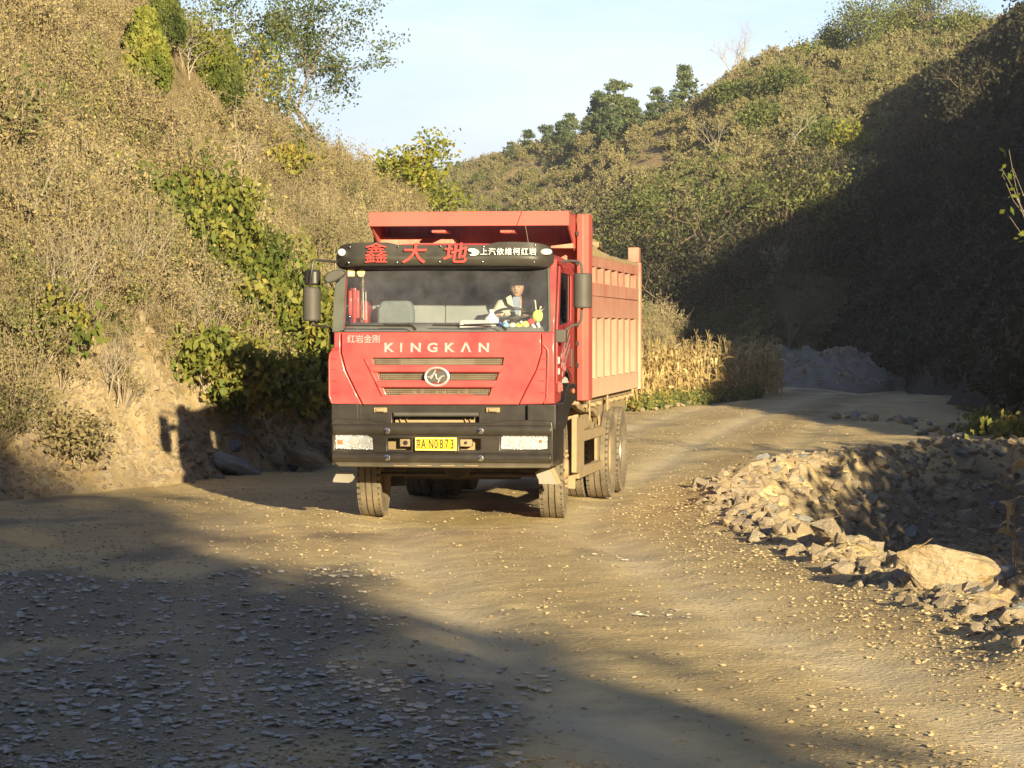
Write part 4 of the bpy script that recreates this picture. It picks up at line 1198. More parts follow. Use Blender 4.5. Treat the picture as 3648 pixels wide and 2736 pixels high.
# stones on the spoil heap
n = 1500
x = rng.uniform(6, 18, n); y = rng.uniform(98, 112, n); zz_ = heap_z(x, y); k = zz_ > 0.1
scatter("heap_stones", np.stack([x, y, zz_], 1)[k], rub_set, 5, 0.12 + 0.3 * rng.random(k.sum()) ** 2, "stones lying on the spoil heap beyond the maize", "stones", lean=(rng.random((k.sum(), 2)) - 0.5) * 2)
# trees on the right of the pit and behind the viewpoint, out of the frame: they shade the pit and the foreground
def at_back(x, y): return (x, y, float(back_z(np.array([float(x)]), np.array([float(y)]))[0]))
t1 = broad("roadside_tree", (10.8, 29.0, -0.6), 4.8, 640, M_green, "leafy tree right of the pit, outside the picture", leaf=0.16, npl=14, depth=3, spread=0.7, up=0.2, clump=0.3, trunk_r=0.08, stems=2)
for x_, y_, s_ in ((12.2, 33.0, 0.9), (9.9, 24.5, 0.8), (12.8, 26.0, 1.0), (11.6, 37.0, 0.7)):
    copy_tree(t1, (x_, y_, -0.6), rng.random() * 6, s_, "leafy tree right of the pit, outside the picture", "trees right of the pit")
t1["group"] = "trees right of the pit"
t2 = broad("roadside_tree", at_back(10.9, -26), 6.0, 650, M_green, "tall leafy tree behind the viewpoint", leaf=0.28, npl=9, depth=3, spread=0.7, up=0.2, clump=0.5, trunk_r=0.12, stems=2)
t2["group"] = "trees behind the viewpoint"
for x_, y_, s_ in ((7.6, -27, 1.05), (9.4, -30, 1.15), (10.6, -20.5, 0.85), (8.0, -21, 0.95), (5.6, -20, 1.0), (4.2, -25, 1.1), (2.0, -28, 1.1), (-2.5, -26, 1.15), (-6.0, -27, 1.1), (-9.5, -25, 1.2), (-13, -28, 1.1), (-17, -26, 1.2), (7.4, -31, 1.1), (4.0, -32, 1.2), (-1.0, -32, 1.2), (-8, -32, 1.25), (-21, -27, 1.2)):
    copy_tree(t2, at_back(x_, y_), rng.random() * 6, s_, "tall leafy tree behind the viewpoint", "trees behind the viewpoint")

# ================================================================ THE TRUCK
# measured off the photograph in the truck's own frame: x to the viewer's right, y to the rear, z up
YAW = R(8.19); TX, TY = -0.751, 29.6
_c, _s = math.cos(YAW), math.sin(YAW)
def T(X, Y, b):
    u = (X / 2.1602 - 512) / FPX
    x = (u * (TY + _c * b) - TX - _s * b) / (_c + u * _s)
    yw = TY - _s * x + _c * b
    return (x, HC - (Y / 2.1602 - 328.5) / FPX * yw)
def TS(X, Y, x):
    u = (X / 2.1602 - 512) / FPX
    b = (u * (TY - _s * x) - TX - _c * x) / (_s - u * _c)
    yw = TY - _s * x + _c * b
    return (b, HC - (Y / 2.1602 - 328.5) / FPX * yw)
def zoomed(x0, y0, k):
    return lambda x, y: ((x0 + x / k) / 1.64919, (y0 + y / k) / 1.64919)
z2 = zoomed(1040, 1180, 1.728); z3 = zoomed(1180, 850, 2.6333); z4 = zoomed(1160, 1160, 3.456)
z4b = zoomed(1280, 720, 2.4578); z5 = zoomed(1700, 900, 5.53); z7 = zoomed(1900, 1160, 2.37)
z7b = zoomed(1900, 1160, 4.145); z8 = zoomed(1160, 1460, 2.4578); zw = zoomed(1960, 1500, 4.61)
def TP(pts, z, b): return [T(*z(*p), b) for p in pts]
def TSP(pts, z, x): return [TS(*z(*p), x) for p in pts]

M_red = pmat("cab_red_paint", (0.52, 0.013, 0.035), (0.46, 0.016, 0.034), 3, 0.36, coat=0.3, dust=0.27, dscale=2.2, zdust=(1.3, 1.75, 0.28, 0.0), dustc=(0.50, 0.25, 0.16))
M_bed = pmat("bed_red_paint", (0.50, 0.10, 0.085), (0.42, 0.085, 0.07), 4, 0.6, dust=0.42, dscale=2.5, zdust=(1.3, 3.0, 0.95, 0.15), streak=0.25, dustc=(0.70, 0.50, 0.33))
M_bedp = pmat("pressed_panel_paint", (0.52, 0.12, 0.10), (0.45, 0.10, 0.08), 4, 0.7, dust=0.5, dscale=2.5, zdust=(1.5, 3.0, 0.9, 0.2), streak=0.2, dustc=(0.78, 0.58, 0.37))
M_bedf = pmat("canopy_red_paint", (0.56, 0.09, 0.08), (0.50, 0.085, 0.07), 4, 0.5, dust=0.22, dscale=2.0, dustc=(0.52, 0.28, 0.17))
M_blk = pmat("black_plastic", (0.018, 0.017, 0.017), (0.026, 0.024, 0.022), 6, 0.32, dust=0.12, dscale=3, dustc=(0.16, 0.12, 0.08))
M_bump = pmat("bumper_black", (0.016, 0.014, 0.014), (0.024, 0.02, 0.019), 6, 0.3, dust=0.10, dscale=3, zdust=(0.56, 0.74, 0.75, 0.0), dustc=(0.24, 0.19, 0.11))
M_vis = pmat("visor_black", (0.022, 0.021, 0.02), (0.03, 0.028, 0.024), 5, 0.34, dust=0.30, dscale=4, dustc=(0.14, 0.12, 0.08))
M_grey = pmat("grey_plastic", (0.075, 0.072, 0.065), (0.06, 0.056, 0.05), 5, 0.55, dust=0.2, dustc=(0.2, 0.17, 0.12))
M_frm = pmat("windscreen_seal", (0.06, 0.07, 0.06), (0.09, 0.10, 0.085), 4, 0.5, dust=0.25, dustc=(0.22, 0.2, 0.14))
M_tyre = pmat("dusty_tyre", (0.05, 0.045, 0.04), (0.07, 0.06, 0.045), 8, 0.9, dust=0.75, dscale=5, dustc=(0.30, 0.235, 0.15), bmp=0.3)
M_rim = pmat("dusty_rim", (0.42, 0.30, 0.17), (0.36, 0.25, 0.14), 6, 0.8, dust=0.3)
M_rims = pmat("steel_rim", (0.55, 0.52, 0.48), (0.45, 0.42, 0.38), 6, 0.35, metal=0.8, dust=0.2)
M_tan = pmat("mud_covered_steel", (0.42, 0.31, 0.18), (0.34, 0.25, 0.14), 7, 0.9, dust=0.3, bmp=0.3)
M_und = pmat("oily_underside", (0.035, 0.028, 0.022), (0.07, 0.055, 0.04), 6, 0.8, dust=0.25, dustc=(0.16, 0.12, 0.07))
M_chr = pmat("chrome", (0.75, 0.75, 0.74), (0.68, 0.68, 0.66), 8, 0.18, metal=1.0)
M_sil = pmat("silver_lettering", (0.72, 0.69, 0.66), (0.5, 0.48, 0.46), 30, 0.35, metal=0.5)
M_wht = pmat("white_lettering", (0.80, 0.80, 0.78), (0.74, 0.74, 0.72), 10, 0.5)
M_redl = pmat("red_lettering", (0.72, 0.07, 0.055), (0.66, 0.05, 0.04), 10, 0.5)
M_yel_p = pmat("plate_yellow", (0.85, 0.56, 0.02), (0.80, 0.52, 0.02), 10, 0.4)
M_blkl = pmat("plate_black_ink", (0.03, 0.03, 0.03), None, 10, 0.5)
M_int = pmat("cab_grey_trim", (0.30, 0.31, 0.29), (0.26, 0.27, 0.255), 4, 0.8)
M_intd = pmat("cab_shade_tint", (0.05, 0.05, 0.10), (0.07, 0.055, 0.10), 4, 0.8)
M_dash = pmat("dashboard_plastic", (0.20, 0.20, 0.185), (0.16, 0.16, 0.15), 4, 0.8, dust=0.2)
M_seat = pmat("seat_fabric", (0.19, 0.21, 0.21), (0.15, 0.17, 0.17), 30, 0.9)
M_amb = pmat("amber_lens", (0.70, 0.20, 0.08), None, 10, 0.25)
M_ylw = pmat("yellow_sticker", (0.85, 0.68, 0.12), (0.82, 0.75, 0.35), 12, 0.6)
M_step = pmat("dusty_step_plate", (0.30, 0.28, 0.24), (0.26, 0.24, 0.2), 6, 0.7, dust=0.3, dustc=(0.36, 0.30, 0.2))
M_load = earthmat("loaded_earth", (0.46, 0.34, 0.18), (0.40, 0.29, 0.15), (0.50, 0.40, 0.24))

def glassmat(name, tint=(1, 1, 1), refl=0.05, haze_=0.0):
    m, t, b = newmat(name)
    t.nodes.remove(b)
    out = [n for n in t.nodes if n.type == 'OUTPUT_MATERIAL'][0]
    tr = nn(t, "ShaderNodeBsdfTransparent"); tr.inputs[0].default_value = tint + (1,)
    gl = nn(t, "ShaderNodeBsdfGlossy"); gl.inputs["Roughness"].default_value = 0.03
    fr = nn(t, "ShaderNodeFresnel"); fr.inputs[0].default_value = 1.5
    f = math_(t, 'ADD', fr.outputs[0], refl, True)
    ms = nn(t, "ShaderNodeMixShader"); t.links.new(f, ms.inputs[0]); t.links.new(tr.outputs[0], ms.inputs[1]); t.links.new(gl.outputs[0], ms.inputs[2])
    o_ = ms.outputs[0]
    if haze_ > 0:   # dust film on the pane, thickened and blued to imitate glare
        df = nn(t, "ShaderNodeBsdfDiffuse"); df.inputs[0].default_value = (0.50, 0.50, 0.54, 1)
        m2 = nn(t, "ShaderNodeMixShader")
        t.links.new(math_(t, 'MULTIPLY', ramp(t, noise(t, 2.5, 5, 0.6, objvec(t)), 0.2, 0.8), haze_), m2.inputs[0])
        t.links.new(o_, m2.inputs[1]); t.links.new(df.outputs[0], m2.inputs[2]); o_ = m2.outputs[0]
    t.links.new(o_, out.inputs[0])
    return m
M_glass = glassmat("windscreen_glass", (0.92, 0.95, 0.97), 0.0, 0.17)
M_glassd = glassmat("side_window_glass", (0.35, 0.38, 0.38), 0.04, 0.1)
def lensmat():
    m, t, b = newmat("headlamp_lens")
    v = objvec(t)
    vo = nn(t, "ShaderNodeTexVoronoi"); vo.inputs["Scale"].default_value = 75
    t.links.new(v, vo.inputs["Vector"])
    t.links.new(ramp(t, vo.outputs["Color"], 0.2, 0.8, (0.42, 0.43, 0.46), (0.97, 0.97, 0.95)), b.inputs["Base Color"])
    b.inputs["Roughness"].default_value = 0.16; b.inputs["Metallic"].default_value = 0.15
    b.inputs["Coat Weight"].default_value = 0.8
    bump(t, b, vo.outputs["Distance"], 0.8, 0.02)
    return m
M_lens = lensmat()
M_refl = pmat("lamp_reflector", (0.62, 0.62, 0.62), (0.82, 0.82, 0.80), 40, 0.22, metal=0.45, coat=0.6)

def holed(mb, outer, holes, b0, b1, axis='y'):
    """flat plate with openings, outer and holes given as (u, z) lists"""
    bm = bmesh.new()
    def P(p, a): return (p[0], a, p[1]) if axis == 'y' else (a, p[0], p[1])
    es = []
    for lp in [outer] + list(holes):
        vs = [bm.verts.new(P(p, b0)) for p in lp]
        es += [bm.edges.new((vs[i], vs[(i + 1) % len(vs)])) for i in range(len(vs))]
    bmesh.ops.triangle_fill(bm, use_beauty=True, use_dissolve=False, edges=es)
    f = list(bm.faces)
    r = bmesh.ops.extrude_face_region(bm, geom=f)
    for e in r["geom"]:
        if isinstance(e, bmesh.types.BMVert):
            if axis == 'y': e.co.y = b1
            else: e.co.x = b1
    # region extrusion keeps the start faces; give them back
    bm.verts.index_update()
    vs = [tuple(v.co) for v in bm.verts]; fs = [tuple(v.index for v in f_.verts) for f_ in bm.faces]
    have = {frozenset(f_) for f_ in fs}
    mb.add(vs, fs); bm.free()
    return mb

truck = empty("dump_truck", (TX, TY, 0), -YAW)
tag(truck, "red three axle dump truck with black bumper and dusty cargo bed on the road", "dump truck")

# ---- chassis
m = MB()
for s in (-1, 1): m.box(s * 0.42 - 0.04, s * 0.42 + 0.04, 0.3, 8.9, 0.82, 1.10)
for b in (0.35, 1.0, 2.2, 3.4, 4.6, 5.9, 7.4, 8.7): m.box(-0.46, 0.46, b, b + 0.1, 0.86, 1.04)
m.box(-0.55, 0.5, 0.35, 1.9, 0.72, 1.3)                    # engine and gearbox
m.tube([(0, 0.9, 0.62), (0, 2.4, 0.66)], 0.17, 14)
m.tube([(0, 2.4, 0.72), (0, 5.2, 0.66)], 0.06, 10)
m.build("chassis", M_und, truck, 0.01)
m = MB()
m.tube([(-0.92, 1.4, 0.56), (0.92, 1.4, 0.56)], 0.07, 10); m.cbox((0, 1.4, 0.50), (1.3, 0.16, 0.14))
m.tube([(-0.9, 1.05, 0.50), (0.9, 1.05, 0.50)], 0.025, 8)
for s in (-1, 1): m.box(s * 0.62 - 0.05, s * 0.62 + 0.05, 0.7, 2.1, 0.62, 0.72)
m.build("front_axle", M_und, truck)
for b in (5.2, 6.55):
    m = MB(); m.tube([(-1.0, b, 0.56), (1.0, b, 0.56)], 0.09, 12); m.ball((0.0, b, 0.58), (0.28, 0.26, 0.27)); m.build("rear_axle", M_und, truck)

# ---- wheels
def tyre_mb(w_, r=0.56):
    m = MB(); h = w_ / 2
    prof = [(0.29, -h * 0.62), (0.36, -h * 0.92), (0.44, -h), (0.515, -h * 0.95), (r - 0.010, -h * 0.84)]
    for k, g_ in enumerate((-0.5, -0.17, 0.17, 0.5)):
        a = g_ * w_ * 0.78
        prof += [(r, a - 0.008), (r - 0.022, a - 0.005), (r - 0.022, a + 0.005), (r, a + 0.008)]
    prof += [(r - 0.010, h * 0.84), (0.515, h * 0.95), (0.44, h), (0.36, h * 0.92), (0.29, h * 0.62)]
    m.lathe(prof, 'x', n=56, close=False)
    for k in range(44):   # shoulder lugs
        t = 2 * PI * k / 44
        for s in (-1, 1):
            M = Matrix.Rotation(t, 4, 'X') @ Matrix.Translation((s * h * 0.87, 0, r - 0.022))
            m.box(-0.018, 0.018, -0.024, 0.024, -0.03, 0.019, M)
    for g_ in ():
        for k in range(40):
            t = 2 * PI * k / 40
            M = Matrix.Rotation(t, 4, 'X') @ Matrix.Translation((g_ * w_ * 0.78 + 0.004 * (-1) ** k, 0, r + 0.001))
            m.box(-w_ * 0.125, w_ * 0.125, -0.036, 0.036, -0.006, 0.006, M)
    return m
def rim_mb(w_, side, deep):
    m = MB(); h = w_ / 2
    d = side
    if deep: prof = [(0.30, d * h * 0.66), (0.275, d * h * 0.60), (0.262, d * h * 0.1), (0.25, -d * h * 0.2), (0.16, -d * h * 0.35), (0.13, d * h * 0.1), (0.10, d * h * 0.35), (0.0, d * h * 0.4)]
    else: prof = [(0.30, d * h * 0.64), (0.275, d * h * 0.62), (0.25, d * h * 0.45), (0.17, d * h * 0.95), (0.12, d * h * 1.0), (0.10, d * h * 1.25), (0.0, d * h * 1.3)]
    m.lathe(prof, 'x', n=40, close=False)
    m.lathe([(0.29, -h * 0.6), (0.29, h * 0.6)], 'x', n=40, close=False)
    for k in range(8):
        t = 2 * PI * k / 8; a = (-d * h * 0.3) if deep else d * h * 0.98
        m.tube([(a, 0.2 * math.cos(t), 0.2 * math.sin(t)), (a + d * 0.03, 0.2 * math.cos(t), 0.2 * math.sin(t))], 0.016, 6)
    return m
ty = {}
def wheel(x, b, w_, side, deep, rm, rz=0.0, key=None):
    o = empty("wheel", (x, b, 0.555), rz, truck)
    if key not in ty: ty[key] = (tyre_mb(w_), rim_mb(w_, side, deep))
    a = ty[key]
    if isinstance(a[0], MB):
        t_ = a[0].build("tyre", M_tyre, o); r_ = a[1].build("rim", rm, o); ty[key] = (t_, r_)
    else:
        t_ = a[0].copy(); COL.objects.link(t_); t_.parent = o; r_ = a[1].copy(); COL.objects.link(r_); r_.parent = o
    t_.rotation_euler = (rng.random() * 6, 0, 0)
    return o
wheel(1.04, 1.4, 0.27, 1, False, M_rim, R(4.0), "fr"); wheel(-1.05, 1.4, 0.27, -1, False, M_rim, R(4.0), "fl")
for b, rm, kk in ((5.2, M_rim, "a"), (6.55, M_rims, "b")):
    for x, sd_ in ((1.165, 1), (0.835, 1), (-1.165, -1), (-0.835, -1)):
        wheel(x, b, 0.29, sd_, abs(x) > 1, rm, 0, kk + str(sd_) + str(abs(x) > 1))

# ---- lower body of the cab
def fx(X): return T(X, 700, 0)[0]
m = MB()
z_t, z_b = T(960, 874, 0)[1], T(960, 940, 0)[1]
sl0 = TP([(620, 500), (1155, 500), (1155, 562), (620, 562)], z2, 0.06)
holed(m, [T(730, 872, .06), T(1190, 872, .06), T(1190, 950, .06), T(730, 950, .06)], [sl0], 0.02, 0.10)
m.build("lower_panel", M_blk, truck, 0.006)
m = MB(); q = TP([(632, 512), (1150, 512)], z2, -0.01); m.tube([(q[0][0], -0.01, q[0][1]), (q[1][0], -0.01, q[1][1])], 0.026, 10)
m.build("hand_rail", M_grey, truck)
m = MB(); q = TP([(640, 525), (1140, 560)], z2, 0.2); m.box(q[0][0], q[1][0], 0.16, 0.2, q[1][1] - 0.06, q[0][1] + 0.02)
for xx in (660, 700, 1060, 1090):
    p0, p1 = T(*z2(xx, 528), 0.12), T(*z2(xx + 12, 558), 0.12); m.tube([(p0[0], 0.12, p0[1]), (p1[0], 0.12, p1[1])], 0.007, 6)
m.build("radiator_support", M_tan, truck)
for a, b_ in ((505, 585), (1197, 1280)):
    m = MB(); p0, p1 = T(*z2(a, 470), 0), T(*z2(b_, 500), 0)
    m.box(p0[0], p1[0], -0.02, 0.06, p1[1], p0[1]); m.tube([(p0[0] + 0.03, -0.03, (p0[1] + p1[1]) / 2), (p1[0] - 0.03, -0.03, (p0[1] + p1[1]) / 2)], 0.022, 8)
    m.build("hinge_bracket", M_tan, truck, 0.006)

# ---- bumper
bo = -0.13
out = [(48, 125), (52, 95), (75, 76), (370, 84), (450, 116), (700, 118), (1455, 118), (1570, 90), (1880, 92), (1985, 105), (1992, 200), (1990, 480), (1960, 512), (1400, 512), (700, 505), (110, 498), (75, 470), (50, 380)]
hl = [(78, 205), (200, 203), (340, 212), (412, 248), (416, 352), (250, 350), (80, 343)]
hr = [(1532, 240), (1600, 212), (1750, 195), (1915, 188), (1945, 205), (1945, 345), (1880, 352), (1530, 350)]
h1 = [(540, 250), (745, 252), (745, 352), (540, 350)]; h2 = [(1170, 255), (1355, 257), (1355, 354), (1170, 352)]
m = MB()
holed(m, TP(out, z8, bo), [TP(h, z8, bo) for h in (hl, hr, h1, h2)], bo, bo + 0.07)
# rounded upper and lower rails stand proud of the plate
def zz(y): return T(*z8(1000, y), bo)[1]
for (ya, yb, pr) in ((124, 232, 0.035), (368, 470, 0.05)):
    xa, xb = T(*z8(60, 200), bo)[0] + 0.0, T(*z8(1980, 200), bo)[0]
    za, zb = zz(ya), zz(yb); n_ = 8; prof = [(bo + 0.02, za)] + [(bo - pr * math.sin(PI * k / n_) ** 0.6, za + (zb - za) * k / n_) for k in range(1, n_)] + [(bo + 0.02, zb)]
    m.prism([(p[0], p[1]) for p in prof], xa, xb, 'x')
# ends wrap back along the sides
for s in (-1, 1):
    xx = T(*z8(1988, 200), bo)[0] if s > 0 else T(*z8(50, 200), bo)[0]
    za, zb = zz(108), zz(492)
    m.prism([(xx, bo + 0.03), (xx - s * 0.06, bo + 0.03), (xx - s * 0.04, 0.62), (xx + s * 0.03, 0.62), (xx + s * 0.035, 0.1)], zb, za - 0.01, 'z')
bum = m.build("bumper", M_bump, truck, 0.012, seg=3)
for k, (xa, xb) in enumerate(((595, 715), (800, 925), (1005, 1130), (1215, 1335))):
    m = MB(); p0, p1 = T(*z8(xa, 486), bo), T(*z8(xb, 494), bo); m.box(p0[0], p1[0], bo - 0.012, bo + 0.01, p1[1], p0[1]); m.build("edge_slot", M_tan, bum, 0.002)
for (X_, Y_) in ((545, 184), (1362, 184), (545, 420), (1362, 424)):
    p = T(*z8(X_, Y_), bo); m = MB()
    m.lathe([(0.0, -0.022), (0.016, -0.02), (0.024, -0.008), (0.034, -0.006), (0.034, 0.01)], 'y', (p[0], bo - 0.045, p[1]), 16, False)
    m.build("bolt", M_chr, bum)
for pts, ctr, amb, wl in ((hl, (245, 280), [(82, 212), (168, 210), (168, 345), (84, 340)], -1), (hr, (1740, 280), [(1850, 208), (1915, 206), (1915, 330), (1850, 332)], 1)):
    m = MB(); P_ = TP(pts, z8, bo); cx = sum(p[0] for p in P_) / len(P_); cz = sum(p[1] for p in P_) / len(P_)
    P_ = [(cx + (p[0] - cx) * 0.985, cz + (p[1] - cz) * 0.97) for p in P_]
    m.prism(P_, bo + 0.02, bo + 0.10)
    hlmp = m.build("headlight", M_lens, bum, 0.004)
    for q_ in (0.0, 0.17):
        m = MB(); p = T(*z8(ctr[0] - wl * 30 + (q_ - 0.05) * 650 * -wl * 0.9, ctr[1]), bo)
        m.lathe([(0.0, -0.004), (0.03, -0.004), (0.055, 0.0), (0.062, -0.008), (0.066, 0.0)], 'y', (p[0], bo + 0.016, p[1]), 20, False); m.build("reflector", M_refl, bum)
    m = MB(); A = TP(amb, z8, bo)
    xs_ = sorted({round(p[0], 4) for p in A}); za_ = max(p[1] for p in A); zb_ = min(p[1] for p in A)
    m.box(min(xs_) + 0.02, max(xs_) - 0.025, bo + 0.012, bo + 0.03, zb_ + 0.05, za_ - 0.07); m.build("indicator", M_amb, bum, 0.004)
# recess floor behind the two slots, tow eyes
m = MB(); p0, p1 = T(*z8(520, 240), 0), T(*z8(1370, 365), 0); m.box(p0[0], p1[0], 0.06, 0.08, p1[1], p0[1]); m.build("recess_plate", M_tan, bum)
for X_, w_ in ((705, 1), (1232, 0)):
    m = MB(); p = T(*z8(X_, 288), -0.05); m.cbox((p[0], -0.03, p[1]), (0.13, 0.12, 0.085)); m.build("tow_bracket", M_tan, bum, 0.008)
    m = MB(); m.tube([(p[0], -0.10, p[1]), (p[0], -0.085, p[1])], 0.026 if w_ else 0.017, 14); m.build("tow_pin", M_blk, bum)
# number plate
m = MB(); p0, p1 = T(*z8(780, 241), bo - 0.08), T(*z8(1147, 361), bo - 0.08)
pb = bo - 0.07
m.box(p0[0], p1[0], pb, pb + 0.012, p1[1], p0[1]); pl_ = m.build("license_plate", M_yel_p, truck, 0.004)
m = MB(); e = 0.008; t_ = 0.004
for (xa, xb, za, zb) in ((p0[0] + e, p1[0] - e, p0[1] - e - t_, p0[1] - e), (p0[0] + e, p1[0] - e, p1[1] + e, p1[1] + e + t_), (p0[0] + e, p0[0] + e + t_, p1[1] + e, p0[1] - e), (p1[0] - e - t_, p1[0] - e, p1[1] + e, p0[1] - e)):
    m.box(xa, xb, pb - 0.003, pb + 0.001, za, zb)
m.build("plate_border", M_wht, pl_)
pz = (p0[1] + p1[1]) / 2 - 0.004
for ch, X_, sz, sx in (("\u4eac", 812, 0.112, 0.5), ("A", 857, 0.146, 0.52), ("\u00b7", 888, 0.11, 0.8), ("N", 924, 0.146, 0.52), ("0", 968, 0.146, 0.56), ("8", 1014, 0.146, 0.56), ("7", 1060, 0.146, 0.56), ("3", 1108, 0.146, 0.56)):
    px_ = T(*z8(X_, 300), pb)[0]
    text("plate_character", ch, sz, M_blkl, pl_, (px_, pb - 0.003, pz), ext=0.002, sx=sx, bold=0.0015)

# ---- red front panel with the grille
gb = -0.02
rows = [[(575, 395), (2195, 393), (2178, 488), (600, 486)], [(640, 580), (2135, 582), (2100, 676), (668, 674)], [(710, 768), (2045, 770), (2010, 862), (752, 860)]]
main = [(738, 718), (1168, 718), (1169, 760), (1157, 800), (1135, 842), (1120, 874), (784, 874), (768, 842), (748, 800), (738, 762)]
m = MB(); holed(m, [T(*p, gb) for p in main], [TP(r_, z4, gb) for r_ in rows], gb, gb + 0.05)
fp = m.build("front_panel", M_red, truck, 0.008, seg=3)
m = MB()
for ya, yb, xa, xb in ((492, 572, 530, 2190), (682, 760, 610, 2110)):   # bars between the grille rows
    A = TP([(xa, ya), (xb, ya), (xb - 25, yb), (xa + 40, yb)], z4, gb); m.prism(A, gb - 0.03, gb - 0.001)
A = TP([(470, 402), (500, 402), (735, 862), (690, 868)], z4, gb); m.prism(A, gb - 0.022, gb - 0.001)
m.build("grille_bar", M_red, fp, 0.01, seg=3)
M_back = pmat("radiator_core", (0.10, 0.075, 0.05), (0.035, 0.025, 0.02), 9, 0.7, dust=0.3, dustc=(0.3, 0.22, 0.13))
M_mesh = pmat("grille_wire", (0.30, 0.24, 0.16), (0.2, 0.16, 0.11), 9, 0.6)
for r_ in rows:
    A = TP(r_, z4, gb); m = MB()
    zt, zb = A[0][1] + 0.004, A[2][1] - 0.004; xl, xr_ = A[0][0] - 0.01, A[1][0] + 0.01
    nx_ = int((xr_ - xl) / 0.0215)
    for k in range(nx_ + 1):
        x_ = xl + (xr_ - xl) * k / nx_; m.box(x_ - 0.0032, x_ + 0.0032, gb + 0.052, gb + 0.056, zb, zt)
    for k in range(5):
        z_ = zb + (zt - zb) * k / 4; m.box(xl, xr_, gb + 0.057, gb + 0.061, z_ - 0.003, z_ + 0.003)
    m.build("grille_mesh", M_mesh, fp, smooth=False)
m = MB(); p0, p1 = T(*z4(560, 380), 0.1), T(*z4(2210, 880), 0.1)
m.box(p0[0], p1[0], 0.20, 0.22, p1[1], p0[1]); m.build("radiator", M_back, truck)
for xa, xb in ((575, 915), (1835, 2195)):   # blanked ends of the grille
    m = MB(); p0, p1 = T(*z4(xa, 385), 0.05), T(*z4(xb, 870), 0.05); m.box(p0[0], p1[0], 0.075, 0.085, p1[1], p0[1]); m.build("grille_blank", M_grey, fp)
m = MB()
for k in range(9):
    x_ = T(*z4(1000 + 90 * k, 800), 0.14)[0]; z_ = T(*z4(1000, 835), 0.14)[1]
    m.tube([(x_, 0.14, z_ - 0.03), (x_ + 0.01, 0.14, z_ + 0.028 * (k % 3))], 0.02, 8)
m.build("engine_fittings", M_tan, truck)
# emblem
ec = T(*z4(1375, 628), gb); em = empty("emblem", (ec[0], gb - 0.03, ec[1]), 0, truck)
m = MB(); n_ = 48; a_, b_ = 0.128, 0.098
ring = [(a_ * math.cos(2 * PI * k / n_), 0, b_ * math.sin(2 * PI * k / n_)) for k in range(n_ + 1)]
m.tube(ring, 0.014, 8, False); m.build("badge_ring", M_sil, em)
m = MB(); m.prism([(p[0] * 0.96, p[2] * 0.96) for p in ring[:-1]], 0.0, 0.012); m.build("badge_plate", M_grey, em)
m = MB()
def stroke(pts, w_):   # emblem strokes, measured in the zoomed picture
    P_ = [(T(*z4(*p), gb)[0] - ec[0], -0.008, T(*z4(*p), gb)[1] - ec[1]) for p in pts]; m.tube(P_, w_, 6)
stroke([(1362, 545), (1342, 580), (1318, 625), (1300, 655)], 0.010)
stroke([(1262, 632), (1290, 634), (1318, 610), (1345, 592), (1362, 600), (1366, 625), (1372, 652), (1392, 662), (1412, 640), (1428, 622)], 0.009)
stroke([(1470, 618), (1438, 622), (1418, 645), (1402, 672), (1388, 705)], 0.010)
m.build("badge_strokes", M_sil, em)
text("front_lettering", "\u7ea2\u5ca9\u91d1\u521a", 0.095, M_sil, fp, (T(*z4(470, 172), gb)[0], gb - 0.006, T(*z4(470, 172), gb)[1]), ext=0.004, sx=0.98, space=1.0, bold=0.0006)
for ch, X_ in zip("KINGK\u039bN", (778, 932, 1112, 1318, 1522, 1730, 1950)):
    p = T(*z4(X_, 276), gb)
    text("front_lettering", ch, 0.102 / 0.74, M_sil, fp, (p[0], gb - 0.008, p[1]), ext=0.005, sx=1.2 if ch != "I" else 1.0, bold=0.004)

# corner panels with their air vanes
cl = [(722, 718), (736, 718), (736, 762), (746, 800), (766, 842), (782, 874), (716, 873), (711, 866), (711, 768), (722, 752)]
cr = [(1170, 718), (1197, 718), (1198, 872), (1122, 874), (1137, 842), (1159, 800), (1171, 760)]
for pts, s in ((cl, -1), (cr, 1)):
    m = MB(); m.prism([T(*p, 0.0) for p in pts], -0.012, 0.09)
    cp = m.build("corner_panel", M_red, truck, 0.012, seg=3)
    m = MB()
    if s < 0: path = [(733, 752), (722, 754), (714, 765), (712.5, 780), (712.5, 855), (718, 870), (745, 873)]
    else: path = [(1176, 746), (1184, 756), (1185, 772), (1182, 860), (1176, 871)]
    m.tube([(T(*p, 0)[0], -0.02, T(*p, 0)[1]) for p in path], 0.014, 8)
    for yy in (774, 797, 822, 848):
        xa, xb = (713, 727) if s < 0 else (1167, 1183)
        p0, p1 = T(xa, yy, 0), T(xb, yy + 1, 0); m.tube([(p0[0], -0.016, p0[1]), (p1[0], -0.016, p1[1])], 0.007, 6)
    m.build("air_vane", M_red, cp)
    if s > 0:
        m = MB(); A = [T(*p, 0) for p in [(1180, 750), (1184, 764), (1183, 868), (1178, 868), (1180, 800)]]; m.prism(A, -0.0155, -0.0125); m.build("vent_slot", M_blk, cp)

# ---- cab shell
hw = 1.215
zb_, zt_ = 1.30, 2.13
m = MB()
